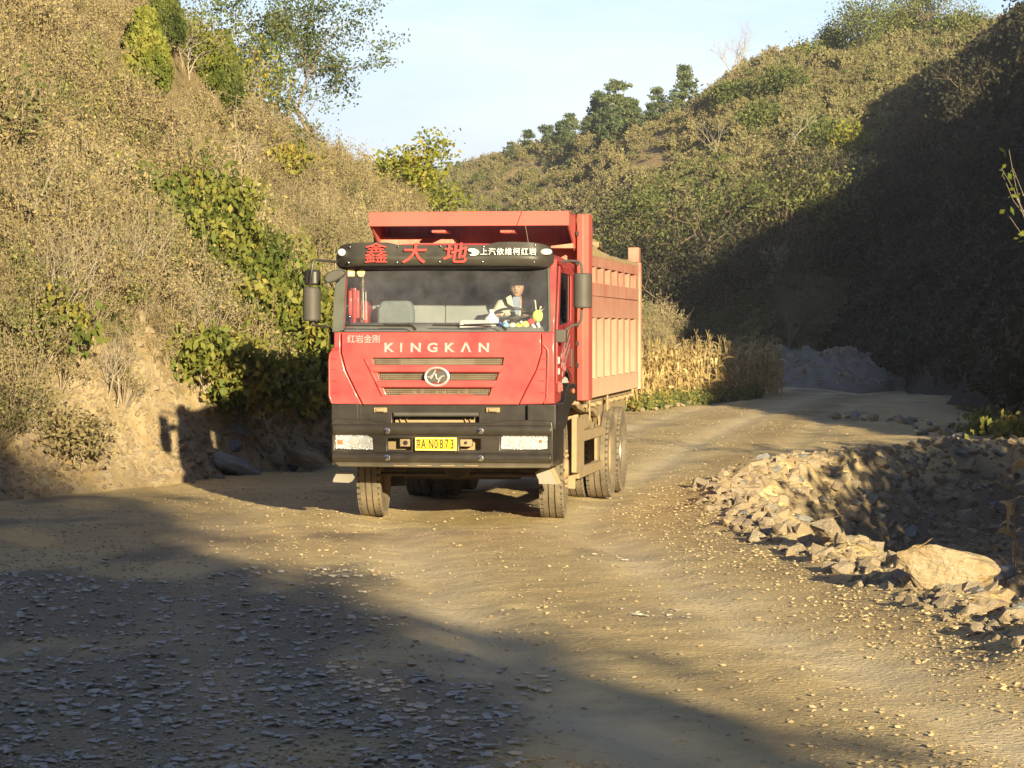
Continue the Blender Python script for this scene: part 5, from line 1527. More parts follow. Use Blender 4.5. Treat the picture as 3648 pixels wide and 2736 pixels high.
# side walls below the windows, with the rear wall, floor and roof
for s in (-1, 1):
    A = [(0.09, zb_ + 0.02), (0.62, zb_ + 0.05), (0.80, 1.62), (1.25, 1.72), (1.72, 1.62), (1.9, 1.5), (1.9, 2.86), (1.62, 2.86), (1.62, 2.2), (1.42, 2.2), (0.14, 2.16), (0.09, 2.1)]
    m.prism([(a, z) for a, z in A], s * hw, s * (hw - 0.05), 'x')
    # A pillar and roof rail
    m.prism([(0.06, 2.08), (0.16, 2.08), (0.40, 2.86), (0.30, 2.92)], s * hw, s * (hw - 0.075), 'x')
    m.prism([(0.30, 2.84), (1.9, 2.80), (1.9, 2.90), (0.30, 2.92)], s * hw, s * (hw - 0.05), 'x')
    m.prism([(0.98, 2.14), (1.06, 2.14), (1.06, 2.86), (0.98, 2.86)], s * hw, s * (hw - 0.04), 'x')
m.box(-hw + 0.05, hw - 0.05, 1.86, 1.9, zb_ + 0.1, 2.88)
m.box(-hw + 0.05, hw - 0.05, 0.1, 1.86, zb_ + 0.08, zb_ + 0.14)
# roof, rounded, higher in the middle
prof = []
n_ = 14
for k in range(n_ + 1):
    t = -1 + 2 * k / n_; prof.append((t * (hw - 0.01), 2.90 + 0.20 * (1 - abs(t) ** 4.0) + 0.0))
m.prism(prof + [(hw - 0.02, 2.86), (-hw + 0.02, 2.86)], 0.42, 1.93, 'y')
prof2 = [(x * 0.985, 2.88 + (z - 2.90) * 0.45) for x, z in prof]
k0 = len(m.v); n1 = len(prof)
m.add([(x, 0.42, z) for x, z in prof] + [(x, 0.22, z) for x, z in prof2], [(i, i + 1, n1 + i + 1, n1 + i) for i in range(n1 - 1)])
# cowl below the windscreen
m.box(-hw + 0.02, hw - 0.02, 0.0, 0.12, 2.09, 2.125)
cab = m.build("cab", M_red, truck, 0.01)
# inner faces of the cab
m = MB()
m.box(-1.15, 1.15, 1.82, 1.85, 1.45, 2.86); m.box(-1.15, 1.15, 0.35, 1.82, 2.83, 2.855)
ci = m.build("cab_lining", M_int, truck)
m = MB(); m.box(-1.12, 0.70, 1.80, 1.816, 2.56, 2.82)  # navy strip painting in the shadow on the upper rear wall
m.build("rear_wall_shade", M_intd, truck, 0.01)
m = MB(); m.box(-1.1, -0.3, 1.795, 1.819, 1.6, 2.54); m.box(-0.28, 0.5, 1.795, 1.819, 1.6, 2.53); m.box(0.72, 1.14, 1.79, 1.819, 1.6, 2.75); m.build("rear_wall_trim", M_int, truck, 0.008)
# windscreen frame and pane, leaning back
def WS(X, Y):   # windscreen plane: y grows with height
    b = 0.02
    for _ in range(6):
        x, z = T(X, Y, b); b = 0.02 + (z - 2.11) * 0.36
    return (x, b - 0.0, z)
def ws_plate(mb, outer, holes, off0, off1):
    bm = bmesh.new(); es = []
    for lp in [outer] + holes:
        vs = [bm.verts.new(WS(*p)) for p in lp]
        es += [bm.edges.new((vs[i], vs[(i + 1) % len(vs)])) for i in range(len(vs))]
    bmesh.ops.triangle_fill(bm, use_beauty=True, edges=es)
    bm.verts.index_update(); n0 = len(bm.verts)
    V0 = [v.co.copy() for v in bm.verts]; F0 = [[v.index for v in f.verts] for f in bm.faces]
    lps = []; i0 = 0
    for lp in [outer] + holes: lps.append(list(range(i0, i0 + len(lp)))); i0 += len(lp)
    nrm = Vector((0, -1, 0.36)).normalized()
    vs = [v + nrm * off0 for v in V0] + [v + nrm * off1 for v in V0]
    fs = [tuple(f) for f in F0] + [tuple(i + n0 for i in f[::-1]) for f in F0]
    for lp in lps:
        for i in range(len(lp)): a, b = lp[i], lp[(i + 1) % len(lp)]; fs.append((a, b, b + n0, a + n0))
    mb.add(vs, fs); bm.free(); return mb
def z3p(pts): return [z3(*p) for p in pts]
pane = [(150, 215), (1990, 215), (2030, 300), (2042, 860), (2020, 880), (140, 880), (118, 850), (135, 420)]
m = MB(); ws_plate(m, z3p([(70, 200), (2052, 200), (2064, 885), (15, 885), (25, 600), (70, 260)]), [z3p(pane)], 0.0, 0.035)
wf = m.build("windscreen_frame", M_frm, truck, 0.006)
m = MB(); cxy = [(1080, 550)]
m2 = [(cxy[0][0] + (p[0] - 1080) * 1.01, 550 + (p[1] - 550) * 1.01) for p in pane]
vs = [Vector(WS(*z3(*p))) + Vector((0, -1, .36)).normalized() * 0.018 for p in m2]
m.add(vs, [tuple(range(len(vs)))]); ws = m.build("windscreen", M_glass, truck, smooth=False)
for pts, mt in (([(160, 290), (222, 290), (222, 360), (160, 360)], M_ylw), ([(245, 325), (262, 300), (290, 292), (315, 302), (322, 328), (310, 352), (285, 364), (262, 358)], M_ylw)):
    m = MB(); nrm = Vector((0, -1, .36)).normalized(); vs = [Vector(WS(*z3(*p))) + nrm * 0.0215 for p in pts]
    m.add(vs, [tuple(range(len(vs)))]); m.build("sticker", mt, ws, smooth=False)
m = MB(); vs = [Vector(WS(*z3(*p))) + nrm * 0.0235 for p in [(172, 318), (208, 316), (208, 342), (172, 344)]]; m.add(vs, [(0, 1, 2, 3)]); m.build("sticker_print", M_wht, ws, smooth=False)
# wipers
for pts in ([(800, 872), (770, 838), (740, 826), (500, 824)], [(1650, 872), (1600, 830), (1560, 818), (1250, 826)]):
    m = MB(); nrm = Vector((0, -1, .36)).normalized()
    P_ = [Vector(WS(*z3(*p))) + nrm * 0.06 for p in pts]; m.tube(P_, [0.016, 0.013, 0.010, 0.007], 6)
    x_ = pts[-1][0]; B_ = [Vector(WS(*z3(*p))) + nrm * 0.045 for p in ((x_ - (360 if x_ < 900 else 290), 826 if x_ < 900 else 822), (x_ + 260, 834))]
    m.tube(B_, 0.009, 6); m.build("wiper", M_blk, truck)

# ---- sun visor with lettering
tops = interp([50, 62, 90, 130, 250, 520, 620, 700, 1450, 1560, 1750, 1900, 2000, 2050, 2078, 2090], [170, 110, 70, 52, 38, 36, 58, 62, 60, 34, 30, 38, 55, 76, 110, 165])
bots = interp([50, 62, 90, 200, 1000, 1900, 2020, 2060, 2080, 2090], [250, 262, 266, 258, 250, 258, 270, 262, 245, 225])
m = MB(); cols = [50, 56, 64, 75, 90, 115, 150, 200, 300, 420, 520, 570, 620, 700, 900, 1150, 1400, 1450, 1500, 1560, 1700, 1850, 1930, 1980, 2020, 2045, 2062, 2075, 2084, 2090]
nr = 8; V = []; NC = len(cols)
for X_ in cols:
    e = abs((X_ - 1070) / 1020); bb = -0.02 + 0.26 * max(0, (e - 0.72) / 0.28) ** 2.6
    for r_ in range(nr + 1):
        t = r_ / nr; Y_ = tops(X_) + (bots(X_) - tops(X_)) * t
        bulge = 0.05 * (1 - t) ** 1.4 + 0.035 * max(0, (t - 0.72) / 0.28) ** 2 - 0.02 * math.exp(-((t - 0.62) / 0.12) ** 2)
        x, z = T(*z3(X_, Y_), bb + bulge); V.append((x, bb + bulge, z))
V2 = [(v[0] * 0.985, v[1] + 0.05, v[2] - (0.0)) for v in V]; nv = len(V)
F = []
for i in range(NC - 1):
    for r_ in range(nr):
        a = i * (nr + 1) + r_; F.append((a, a + 1, a + nr + 2, a + nr + 1)); F.append((a + nv, a + nr + 1 + nv, a + nr + 2 + nv, a + 1 + nv))
for i in range(NC - 1):
    a = i * (nr + 1); F.append((a, a + nr + 1, a + nr + 1 + nv, a + nv)); a += nr; F.append((a, a + nv, a + nr + 1 + nv, a + nr + 1))
for r_ in range(nr): F.append((r_, r_ + nv, r_ + 1 + nv, r_ + 1)); a = (NC - 1) * (nr + 1) + r_; F.append((a, a + 1, a + 1 + nv, a + nv))
m.add(V + V2, F); vis = m.build("sun_visor", M_vis, truck)
vis.data.set_sharp_from_angle(angle=R(60))
vb = -0.036
def vt(body, X_, Y_, hpx, mat, sx=1.0, bold=0.002, shear=0.0, ext=0.004, b=vb):
    p = T(*z3(X_, Y_), b); h = hpx / 2.6333 / 3.5625 / FPX * 29.4
    return text("visor_lettering", body, h, mat, vis, (p[0], b, p[1]), (PI / 2 - 0.06, 0, 0), ext=ext, sx=sx, bold=bold, shear=shear)
M_pink = pmat("pale_red_outline", (0.80, 0.25, 0.22), None, 10, 0.5)
for ch, X_ in (("\u946b", 422), ("\u5927", 775), ("\u5730", 1158)):
    vt(ch, X_, 152, 205, M_redl, 1.15, 0.0 if X_ < 500 else 0.003, 0.0 if X_ < 500 else 0.12)
for k, ch in enumerate("\u4e0a\u6c7d\u4f9d\u7ef4\u67ef\u7ea2\u5ca9"):
    vt(ch, 1432 + k * 76.5, 127, 72, M_wht, 1.0, 0.0008)
# white animal head mark
m = MB(); P_ = [(1282, 112), (1290, 98), (1315, 92), (1345, 94), (1375, 108), (1390, 128), (1378, 150), (1345, 162), (1310, 160), (1296, 150), (1318, 146), (1322, 130), (1300, 122)]
m.prism([T(*z3(*p), vb) for p in P_], vb - 0.004, vb + 0.01); m.build("visor_mark", M_wht, vis)
m = MB()
for a_, c_ in (((1325, 108), (1340, 120)), ((1352, 112), (1350, 140)), ((1336, 132), (1344, 150)), ((1368, 120), (1366, 142))):
    p0, p1 = T(*z3(*a_), vb), T(*z3(*c_), vb); m.tube([(p0[0], vb - 0.005, p0[1]), (p1[0], vb - 0.005, p1[1])], 0.004, 5)
m.build("visor_mark_lines", M_blk, vis)
for (X_, Y_, rx, rz, bb) in ((97, 130, 0.046, 0.042, 0.10), (2015, 125, 0.066, 0.036, 0.07)):
    p = T(*z3(X_, Y_), bb); m = MB(); m.ball((p[0], bb + 0.01, p[1]), (rx, 0.035, rz)); m.build("marker_lamp", M_wht, vis)
for (X_, Y_) in ((180, 78), (630, 78), (1030, 74), (1435, 74), (1915, 62), (165, 226), (620, 222), (1022, 218), (1423, 218), (1905, 222)):
    bb = -0.01 if Y_ > 100 else 0.015
    if X_ < 200 or X_ > 1800: bb += 0.035
    p = T(*z3(X_, Y_), bb); m = MB(); m.ball((p[0], bb - 0.01, p[1]), (0.013, 0.012, 0.013), 10, 6); m.build("visor_screw", M_chr, vis)

# ---- doors, side windows, wheel arch on the right side
for s in (1, -1):
    d = empty("door", (0, 0, 0), 0, truck)
    X1 = s * (hw + 0.004); X0 = s * (hw + 0.022)
    m = MB(); holed(m, [(0.16, 1.55), (0.75, 1.60), (1.0, 1.70), (1.52, 1.72), (1.55, 2.84), (0.42, 2.86), (0.17, 2.14)],
                    [[(0.34, 2.18), (1.42, 2.24), (1.44, 2.76), (0.50, 2.78)]], X1, X0, 'x')
    m.build("door_panel", M_red, d, 0.006)
    m = MB(); m.prism([(0.33, 2.17), (1.43, 2.23), (1.45, 2.77), (0.49, 2.79)], s * (hw - 0.005), s * (hw + 0.001), 'x'); m.build("side_window", M_glassd, d, smooth=False)
    m = MB(); m.box(min(X0, X0 + s * 0.02), max(X0, X0 + s * 0.02), 1.38, 1.46, 1.72, 1.92); m.build("door_handle", M_grey, d, 0.005)
    # dark seam at the front of the door
    m = MB(); m.prism([(0.105, 1.62), (0.15, 1.62), (0.15, 2.14), (0.36, 2.84), (0.31, 2.84), (0.105, 2.14)], s * (hw + 0.001), s * (hw + 0.010), 'x'); m.build("door_seal", M_blk, d)
    if s > 0:
        for k in range(3):
            m = MB(); z_ = 2.04 - k * 0.10; m.prism([(0.5 + k * 0.05, z_ - 0.22), (1.3, z_ + 0.12), (1.3, z_ + 0.15), (0.5 + k * 0.05, z_ - 0.17)], X0 + 0.0005, X0 + 0.003, 'x'); m.build("door_stripe", M_sil, d)
        # small worn characters on the door and corner
        for (bb, z_, sz, tx) in ((0.28, 1.80, 0.11, "390"), (0.30, 1.68, 0.10, "8x4"), (0.75, 1.86, 0.14, "\u91cd\u5361"), (0.78, 1.72, 0.13, "2516"), (0.42, 1.50, 0.13, "\u81ea\u91cd13t")):
            text("door_lettering", tx, sz, M_wht if bb < 0.35 else M_pink, d, (X0 + 0.001, bb, z_), (PI / 2, 0, PI / 2), ext=0.002, bold=0.002)
m = MB()
A = TSP([(190, 1215), (300, 1165), (430, 1135), (470, 950), (500, 870), (560, 845), (605, 860), (620, 1095), (575, 1125), (535, 1180), (500, 1270), (478, 1400), (440, 1530), (300, 1535), (200, 1420)], z7b, hw + 0.01)
A = [(max(b, -0.06), z) for b, z in A]
m.prism(A, hw - 0.28, hw + 0.035, 'x'); m.build("wheel_arch", M_blk, truck, 0.012, seg=3)
m = MB(); m.prism([(b, z) for b, z in A], -hw + 0.28, -hw - 0.03, 'x'); m.build("wheel_arch", M_blk, truck, 0.012)
q = TS(*z7b(585, 965), hw + 0.04); m = MB(); m.ball((hw + 0.045, q[0], q[1]), (0.02, 0.035, 0.03)); m.build("side_marker", M_amb, truck)
# cab steps behind the bumper ends
m = MB()
for s in (-1, 1):
    m.box(s * 1.02, s * 1.20, 0.12, 0.75, 0.66, 0.72) ; m.box(s * 1.02, s * 1.19, 0.12, 0.75, 0.92, 0.96)
    m.box(s * 1.17 - 0.015, s * 1.17 + 0.015, 0.60, 0.68, 0.64, 1.2)
m.build("cab_step", M_grey, truck, 0.01)
for pts in ([(105, 535), (245, 545), (240, 570), (256, 592), (235, 625), (205, 640), (65, 635), (65, 612)], [(1832, 547), (1960, 490), (2000, 500), (2066, 640), (2040, 655), (1870, 650), (1865, 612)]):
    m = MB(); m.prism(TP(pts, z8, 0.35), 0.33, 0.36); m.build("lower_step_plate", M_step, truck, 0.004)
m = MB(); m.prism(TP([(1960, 492), (2000, 500), (2066, 640), (2040, 652)], z8, 0.34), 0.325, 0.3285); m.build("step_edge", M_tan, truck)

# ---- mirrors
def mirror(box, b, dep, arm, pn="side_mirror", mt=M_grey):
    e = empty(pn, (0, 0, 0), 0, truck)
    (xa, ya), (xb, yb) = box; p0, p1 = T(xa, ya, b), T(xb, yb, b)
    m = MB(); cx, cz = (p0[0] + p1[0]) / 2, (p0[1] + p1[1]) / 2; hwid = (p1[0] - p0[0]) / 2; hh = (p0[1] - p1[1]) / 2
    n_ = 10; prof = [(cx - hwid, b + dep)] + [(cx - hwid * math.cos(PI * k / n_), b + dep * 0.6 - dep * 0.9 * math.sin(PI * k / n_) ** 0.7) for k in range(n_ + 1)] + [(cx + hwid, b + dep)]
    m.prism(prof, cz - hh, cz + hh, 'z'); m.build("mirror_housing", mt, e, 0.022, seg=3)
    m = MB(); m.box(cx - hwid * 0.88, cx + hwid * 0.88, b + dep + 0.001, b + dep + 0.006, cz - hh * 0.92, cz + hh * 0.92); m.build("mirror_glass", M_chr, e)
    if arm:
        for pth in arm:
            m = MB(); m.tube([(T(x, y, bb)[0], bb, T(x, y, bb)[1]) for x, y, bb in pth], 0.015, 8)
            m.build("mirror_arm", M_grey if xa > 1000 else M_blk, e)
mirror(((1237, 590), (1276, 666)), 0.18, 0.13, [[(1213, 566, .30), (1232, 563.5, .28), (1250, 565, .26), (1256, 572, .25), (1257.5, 592, .24)], [(1257, 664, .24), (1256, 690, .24), (1250, 700, .24), (1236, 703, .24), (1222, 712, .22)]])
mirror(((652.5, 620), (689, 694)), 0.10, 0.13, [[(732, 566, .22), (700, 563.5, .16), (684, 561, .12), (677, 566, .10), (675, 580, .09), (671, 600, .09), (669, 622, .12)], [(674, 692, .16), (677, 700, .16), (684, 704, .16), (703, 705, .16), (712, 707, .16), (717, 716, .16)]])
mirror(((656, 583.5), (690.5, 616)), 0.14, 0.08, None, "wide_angle_mirror", M_blk)
m = MB(); A = [(702, 602), (708, 590), (722, 583), (740, 583), (748, 590), (738, 600), (722, 609), (712, 612), (705, 609)]
m.prism([T(*p, -0.1) for p in A], -0.16, -0.02); m.build("kerb_mirror", M_grey, truck, 0.02, seg=3)
m = MB(); p0, p1 = T(1199, 711.5, 0.2), T(1223, 740, 0.2); m.box(p0[0], p1[0], 0.16, 0.3, p1[1], p0[1]); m.build("indicator_box", M_grey, truck, 0.012)
m = MB(); p0, p1 = T(712, 717, 0.2), T(721, 745, 0.2); m.box(p0[0], p1[0], 0.16, 0.28, p1[1], p0[1]); m.build("mirror_bracket", M_blk, truck, 0.01)

# ---- inside the cab
m = MB(); p0, p1 = T(*z3(150, 770), 0.35), T(*z3(2030, 880), 0.2)
m.prism([(0.10, 2.10), (0.20, 2.17), (0.48, 2.22), (0.58, 2.17), (0.60, 1.7), (0.10, 1.7)], -1.14, 1.14, 'x'); m.build("dashboard", M_dash, truck, 0.02)
def seat(x0, x1, zt, name="seat"):
    e = empty(name, (0, 0, 0), 0, truck)
    cx = (x0 + x1) / 2; w_ = (x1 - x0) / 2
    m = MB(); m.prism([(cx - w_, 1.75), (cx + w_, 1.75), (cx + w_ * 1.0, zt - 0.12), (cx + w_ * 0.85, zt), (cx - w_ * 0.72, zt), (cx - w_ * 0.92, zt - 0.1)], 1.42, 1.56); m.build("seat_back", M_seat, e, 0.04, seg=3)
    m = MB(); m.box(cx - w_, cx + w_, 0.92, 1.45, 1.62, 1.78); m.build("seat_cushion", M_seat, e, 0.04, seg=3)
    return e
p0, p1 = T(*z3(415, 590), 1.4), T(*z3(768, 590), 1.4)
seat(p0[0], p1[0], p0[1] + 0.01)
p0, p1 = T(*z3(1560, 560), 1.5), T(*z3(1990, 560), 1.5)
ds = seat(p0[0] + 0.03, p1[0] - 0.05, 2.45)
m = MB(); q0 = T(*z3(1945, 480), 1.42); m.cbox((q0[0] - 0.01, 1.4, q0[1] - 0.02), (0.14, 0.08, 0.27), (0, 0.15, 0)); m.build("seat_cover", M_wht, ds, 0.03, seg=3)
sw = T(*z3(1720, 715), 0.63)
e = empty("steering_wheel", (sw[0], 0.63, sw[1] - 0.015), 0, truck); e.rotation_euler = (R(-22) , 0, 0)
m = MB(); m.tube([(0.225 * math.cos(2 * PI * k / 32), 0.225 * math.sin(2 * PI * k / 32), 0) for k in range(33)], 0.016, 8, False); m.build("wheel_rim", M_blk, e)
m = MB(); m.cbox((0, 0, -0.02), (0.40, 0.07, 0.02)); m.cbox((0, -0.09, -0.02), (0.05, 0.22, 0.02)); m.ball((0, 0, -0.02), (0.075, 0.06, 0.035)); m.build("wheel_spokes", M_grey, e)
m = MB(); m.tube([(sw[0], 0.62, sw[1] - 0.05), (sw[0], 0.45, sw[1] - 0.30)], 0.035, 10); m.build("steering_column", M_blk, truck)
for X_, mt in ((182, M_red), (250, M_red)):   # inner door pillars seen through the glass
    m = MB(); p0, p1 = T(*z3(X_ - 17, 485), 0.65), T(*z3(X_ + 17, 750), 0.65); m.box(p0[0], p1[0], 0.62, 0.68, p1[1], p0[1]); m.build("inner_pillar", mt, truck, 0.012)
m = MB(); m.tube([(T(*z3(300, 500), .7)[0], .7, T(*z3(300, 500), .7)[1]), (T(*z3(305, 765), .7)[0], .7, T(*z3(305, 765), .7)[1])], 0.006, 6); m.tube([(T(*z3(325, 500), .7)[0], .7, T(*z3(325, 500), .7)[1]), (T(*z3(328, 765), .7)[0], .7, T(*z3(328, 765), .7)[1])], 0.006, 6); m.build("window_channel", M_sil, truck)
m = MB(); p = T(*z3(180, 733), 0.6); m.ball((p[0], 0.58, p[1]), 0.022); m.build("door_knob", M_chr, truck)

# ---- side guard, mudflap, tank and fenders behind the cab (right side is the one in view)
for s in (1, -1):
    m = MB(); m.prism([(s * 0.82, 0.30), (s * 1.20, 0.28), (s * 1.205, 1.10), (s * 0.84, 1.12)], 2.12, 2.15); m.build("mudflap", M_tan if s > 0 else M_blk, truck, 0.006)
    m = MB(); xg = 1.24
    for pts in ([(560, 165), (888, 78), (888, 235), (550, 335)], [(478, 850), (560, 740), (872, 640), (876, 785), (480, 952)], [(435, -60), (560, -60), (560, 770), (480, 870), (432, 850)], [(800, 255), (842, 240), (842, 600), (800, 640)]):
        A = TSP(pts, zw, xg); m.prism(A, s * (xg - 0.06), s * (xg + (0.0 if pts[0][0] != 800 else -0.02)), 'x')
    m.build("side_guard", M_tan, truck, 0.008)
    m = MB(); A = TSP([(365, 668), (470, 640), (632, 604), (622, 845), (560, 850), (550, 770), (500, 722), (440, 735), (380, 700)], z7, 1.18); m.prism(A, s * 1.10, s * 1.18, 'x')
    m.build("tank_guard", M_tan, truck, 0.01)
    m = MB(); A = TSP([(380, 690), (560, 690), (560, 850), (430, 900), (380, 890)], z7, 1.10); m.prism(A, s * 0.60, s * 1.09, 'x'); m.build("fuel_tank", M_tan, truck, 0.05, seg=3)
    m = MB()   # pressed ribs on the guard
    m.tube([(s * 1.182, *TS(*z7(x_, y_), 1.18)) for x_, y_ in ((420, 685), (500, 680), (540, 700), (552, 760), (552, 840))], 0.012, 6); m.build("guard_rib", M_tan, truck)
    m = MB(); n_ = 12
    for b0 in (5.2, 6.55):
        ar = [(b0 + 0.68 * math.cos(PI * k / n_), 0.56 + 0.66 * math.sin(PI * k / n_)) for k in range(2, n_ - 1)]
        ar2 = [(b0 + 0.66 * math.cos(PI * k / n_), 0.56 + 0.64 * math.sin(PI * k / n_)) for k in range(2, n_ - 1)]
    A = TSP([(640, 590), (775, 560), (778, 700), (640, 705)], z7, 1.15); m.prism(A, s * 1.13, s * 1.15, 'x'); m.build("rear_fender", M_tan, truck, 0.006)

# ---- cargo bed
bed = empty("cargo_bed", (0, 0, 0), 0, truck)
B0, B1 = 2.66, 9.0
XO, XI = 1.285, 1.16
zb0, zt0 = 1.32, 3.06
p0, p1 = T(*z4b(85, 88), 2.0), T(*z4b(1835, 205), 2.0)
m = MB()
zc0, zc1 = p0[1], p1[1]
m.prism([(2.0, zc1), (2.0, zc0), (2.72, zc0 - 0.02), (2.72, zc0 - 0.06), (2.05, zc0 - 0.03), (2.05, zc1)], p0[0], p1[0], 'x')
for xx in (p0[0], p1[0] - 0.03): m.prism([(2.051, zc1), (2.051, zc0 - 0.002), (2.70, zc0 - 0.03), (2.70, zc0 - 0.45), (2.62, zc0 - 0.40)], xx, xx + 0.03, 'x')
for xx in (-0.85, -0.25, 0.35, 0.85): m.box(xx - 0.03, xx + 0.03, 2.055, 2.69, zc0 - 0.12, zc0 - 0.065)
m.build("canopy", M_bedf, bed, 0.006)
for xa, xb in ((637, 757), (1235, 1355)):
    m = MB(); q0, q1 = T(*z4b(xa, 246), 2.15), T(*z4b(xb, 270), 2.15); m.box(q0[0], q1[0], 2.12, 2.5, q1[1], q0[1]); m.build("canopy_bracket", M_bedf, bed, 0.006)
m = MB(); m.box(-1.18, 1.18, B0 + 0.26, B0 + 0.32, zb0 + 0.1, 3.40)
q0, q1 = T(*z4b(160, 310), 2.6), T(*z4b(830, 350), 2.6); m.prism([(q0[0], q1[1] - 0.15), (q0[0], q0[1]), (q1[0] - 0.03, q0[1]), (q1[0], q0[1] - 0.05), (q1[0], q1[1] - 0.15)], 2.58, B0 + 0.259)
q = TP([(1680, 385), (1875, 362), (1875, 405), (1680, 405)], z4b, 2.5); m.prism(q, 2.44, B0 + 0.259)
for xx in (-0.9, -0.45, 0.0, 0.45, 0.9): m.box(xx - 0.05, xx + 0.05, B0 + 0.16, B0 + 0.259, zb0 + 0.1, 3.0)
m.build("front_wall", M_bed, bed, 0.006)
for s in (1, -1):
    m = MB(); zt = T(*z4b(1980, 107), 2.7)[1]
    m.prism([(s * 1.16, 2.60), (s * 1.235, 2.58), (s * 1.30, 2.64), (s * 1.31, 2.93), (s * 1.16, 2.93)], zb0 - 0.02, zt, 'z')
    cpst = m.build("corner_post", M_bedf, bed, 0.012, seg=3)
    if s > 0:
        for zk in (3.28, 2.93, 2.2, 1.98, 1.72): m = MB(); m.cbox((1.17, 2.57, zk), (0.03, 0.04, 0.05)); m.build("hook", M_blk, cpst)
    # ribbed side wall
    sw_ = bed
    bs = [TS(*p, XO)[0] for p in [((2040 + x / 8.508) / 1.64919, 800) for x in (590, 745, 975, 1185, 1390, 1585, 1755)]]
    be = [TS(*p, XO)[0] for p in [((2040 + x / 8.508) / 1.64919, 800) for x in (692, 918, 1128, 1335, 1530, 1708, 1905)]]
    bs[0] = 2.98
    for (za, zb) in ((2.712, 2.905), (1.55, 2.288)):
        prev = B0 + 0.3
        for k, (a, c) in enumerate(zip(bs, be)):
            # slanting pressed panel between two uprights
            mp_ = MB()
            mp_.add([(s * XI, a, za), (s * XO, c, za), (s * XO, c, zb), (s * XI, a, zb), (s * XO, a, za), (s * XO, a, zb)],
                    [(0, 1, 2, 3), (0, 4, 1), (3, 5, 2), (0, 4, 5, 3)])
            mp_.build("pressed_panel", M_bedp, bed, smooth=False)
        edges = [B0 + 0.25] + [v for a, c in zip(bs, be) for v in (a, c)] + [B1 - 0.12]
        for k in range(0, len(edges), 2):
            mu = MB(); xa, xb = sorted((s * (XO - 0.012), s * XO)); mu.box(xa, xb, edges[k], edges[k + 1], za, zb); mu.build("upright", M_bed, bed, smooth=False)
    m = MB()
    xa, xb = sorted((s * XI, s * (XO + 0.004)))
    for za, zb in ((zb0, 1.55), (2.288, 2.545), (2.552, 2.712), (2.905, zt0)): m.box(xa, xb, B0 + 0.2, B1 - 0.1, za, zb)
    m.build("band", M_bed, sw_, 0.004)
    m = MB(); xa, xb = sorted((s * (XI - 0.02), s * (XI - 0.001))); m.box(xa, xb, B0 + 0.07, B1, zb0, zt0 - 0.01); m.build("inner_skin", M_bed, sw_)
    m = MB(); xa, xb = sorted((s * XI, s * (XO + 0.03))); m.box(xa, xb, B1 - 0.1, B1 + 0.08, zb0 - 0.02, zt0 + 0.03)
    xa, xb = sorted((s * 1.14, s * (XO + 0.01))); m.box(xa, xb, B1 - 0.14, B1 + 0.1, zt0 + 0.03, zt0 + 0.24)
    m.build("rear_post", M_bed, bed, 0.01)
m = MB(); m.box(-1.18, 1.18, B1 - 0.02, B1 + 0.06, zb0, zt0 - 0.05)
for k in range(7): m.box(-1.1 + 0.36 * k, -1.04 + 0.36 * k, B1 + 0.061, B1 + 0.1, zb0, zt0 - 0.05)
m.build("tailgate", M_bed, bed, 0.006)
m = MB(); m.box(-1.18, 1.18, B0, B1, zb0 - 0.08, zb0 + 0.02)
for k in range(9): m.box(-1.24, 1.24, B0 + 0.5 + k * 0.7, B0 + 0.58 + k * 0.7, zb0 - 0.12, zb0 - 0.081)
for s in (-1, 1): m.box(s * 0.42 - 0.07, s * 0.42 + 0.07, B0 + 0.2, B1, zb0 - 0.20, zb0 - 0.121)
m.build("bed_floor", M_tan, bed, 0.004)
m = MB()
for X_ in (482, 632):
    q0 = TS(*z7(X_, 575), 1.26); m.box(1.245, 1.262, q0[0] - 0.03, q0[0] + 0.03, q0[1] - 0.32, q0[1] + 0.05)
m.build("hanging_strap", M_tan, bed)
m = MB(); q0, q1 = T(*z4b(1424, 85), 1.9), T(*z4b(1437, 345), 0.8)
m.tube([(q0[0], 1.97, q0[1] + 0.02), (q1[0], 1.2, q1[1])], 0.004, 5); m.build("aerial", M_tan, truck)

# ---- the load: earth heaped in the bed, highest behind the front wall
nx_, ny_ = 60, 150
X, Y = np.meshgrid(np.linspace(-1.16, 1.16, nx_), np.linspace(2.99, 8.95, ny_)); x = X.ravel(); y = Y.ravel()
edge = np.interp(y, [2.7, 3.4, 4.2, 5.4, 6.2, 7.0, 9.0], [3.42, 3.46, 3.40, 3.27, 3.12, 3.04, 2.98])
prof_ = 1 - (np.abs(x) / 1.16) ** 5
z = 3.05 + (edge - 3.05) * (0.35 + 0.65 * prof_) + 0.12 * fbm(x * 2.2, y * 2.2, 4) + 0.30 * sstep(2.95, 3.6, y) * np.maximum(0, fbm(x * 3.4 + 7, y * 3.4, 2) - 0.15)
i = np.arange(nx_ * ny_).reshape(ny_, nx_); F = np.stack([i[:-1, :-1], i[:-1, 1:], i[1:, 1:], i[1:, :-1]], -1).reshape(-1, 4)
ld = link("earth_load", np_mesh("earth_load", np.stack([x, y, z], 1), F, [M_load], smooth=True))
ld.location = (TX, TY, 0); ld.rotation_euler = (0, 0, -YAW)
tag(ld, "heap of pale dusty earth and clods filling the truck's cargo bed", "soil", kind="stuff")
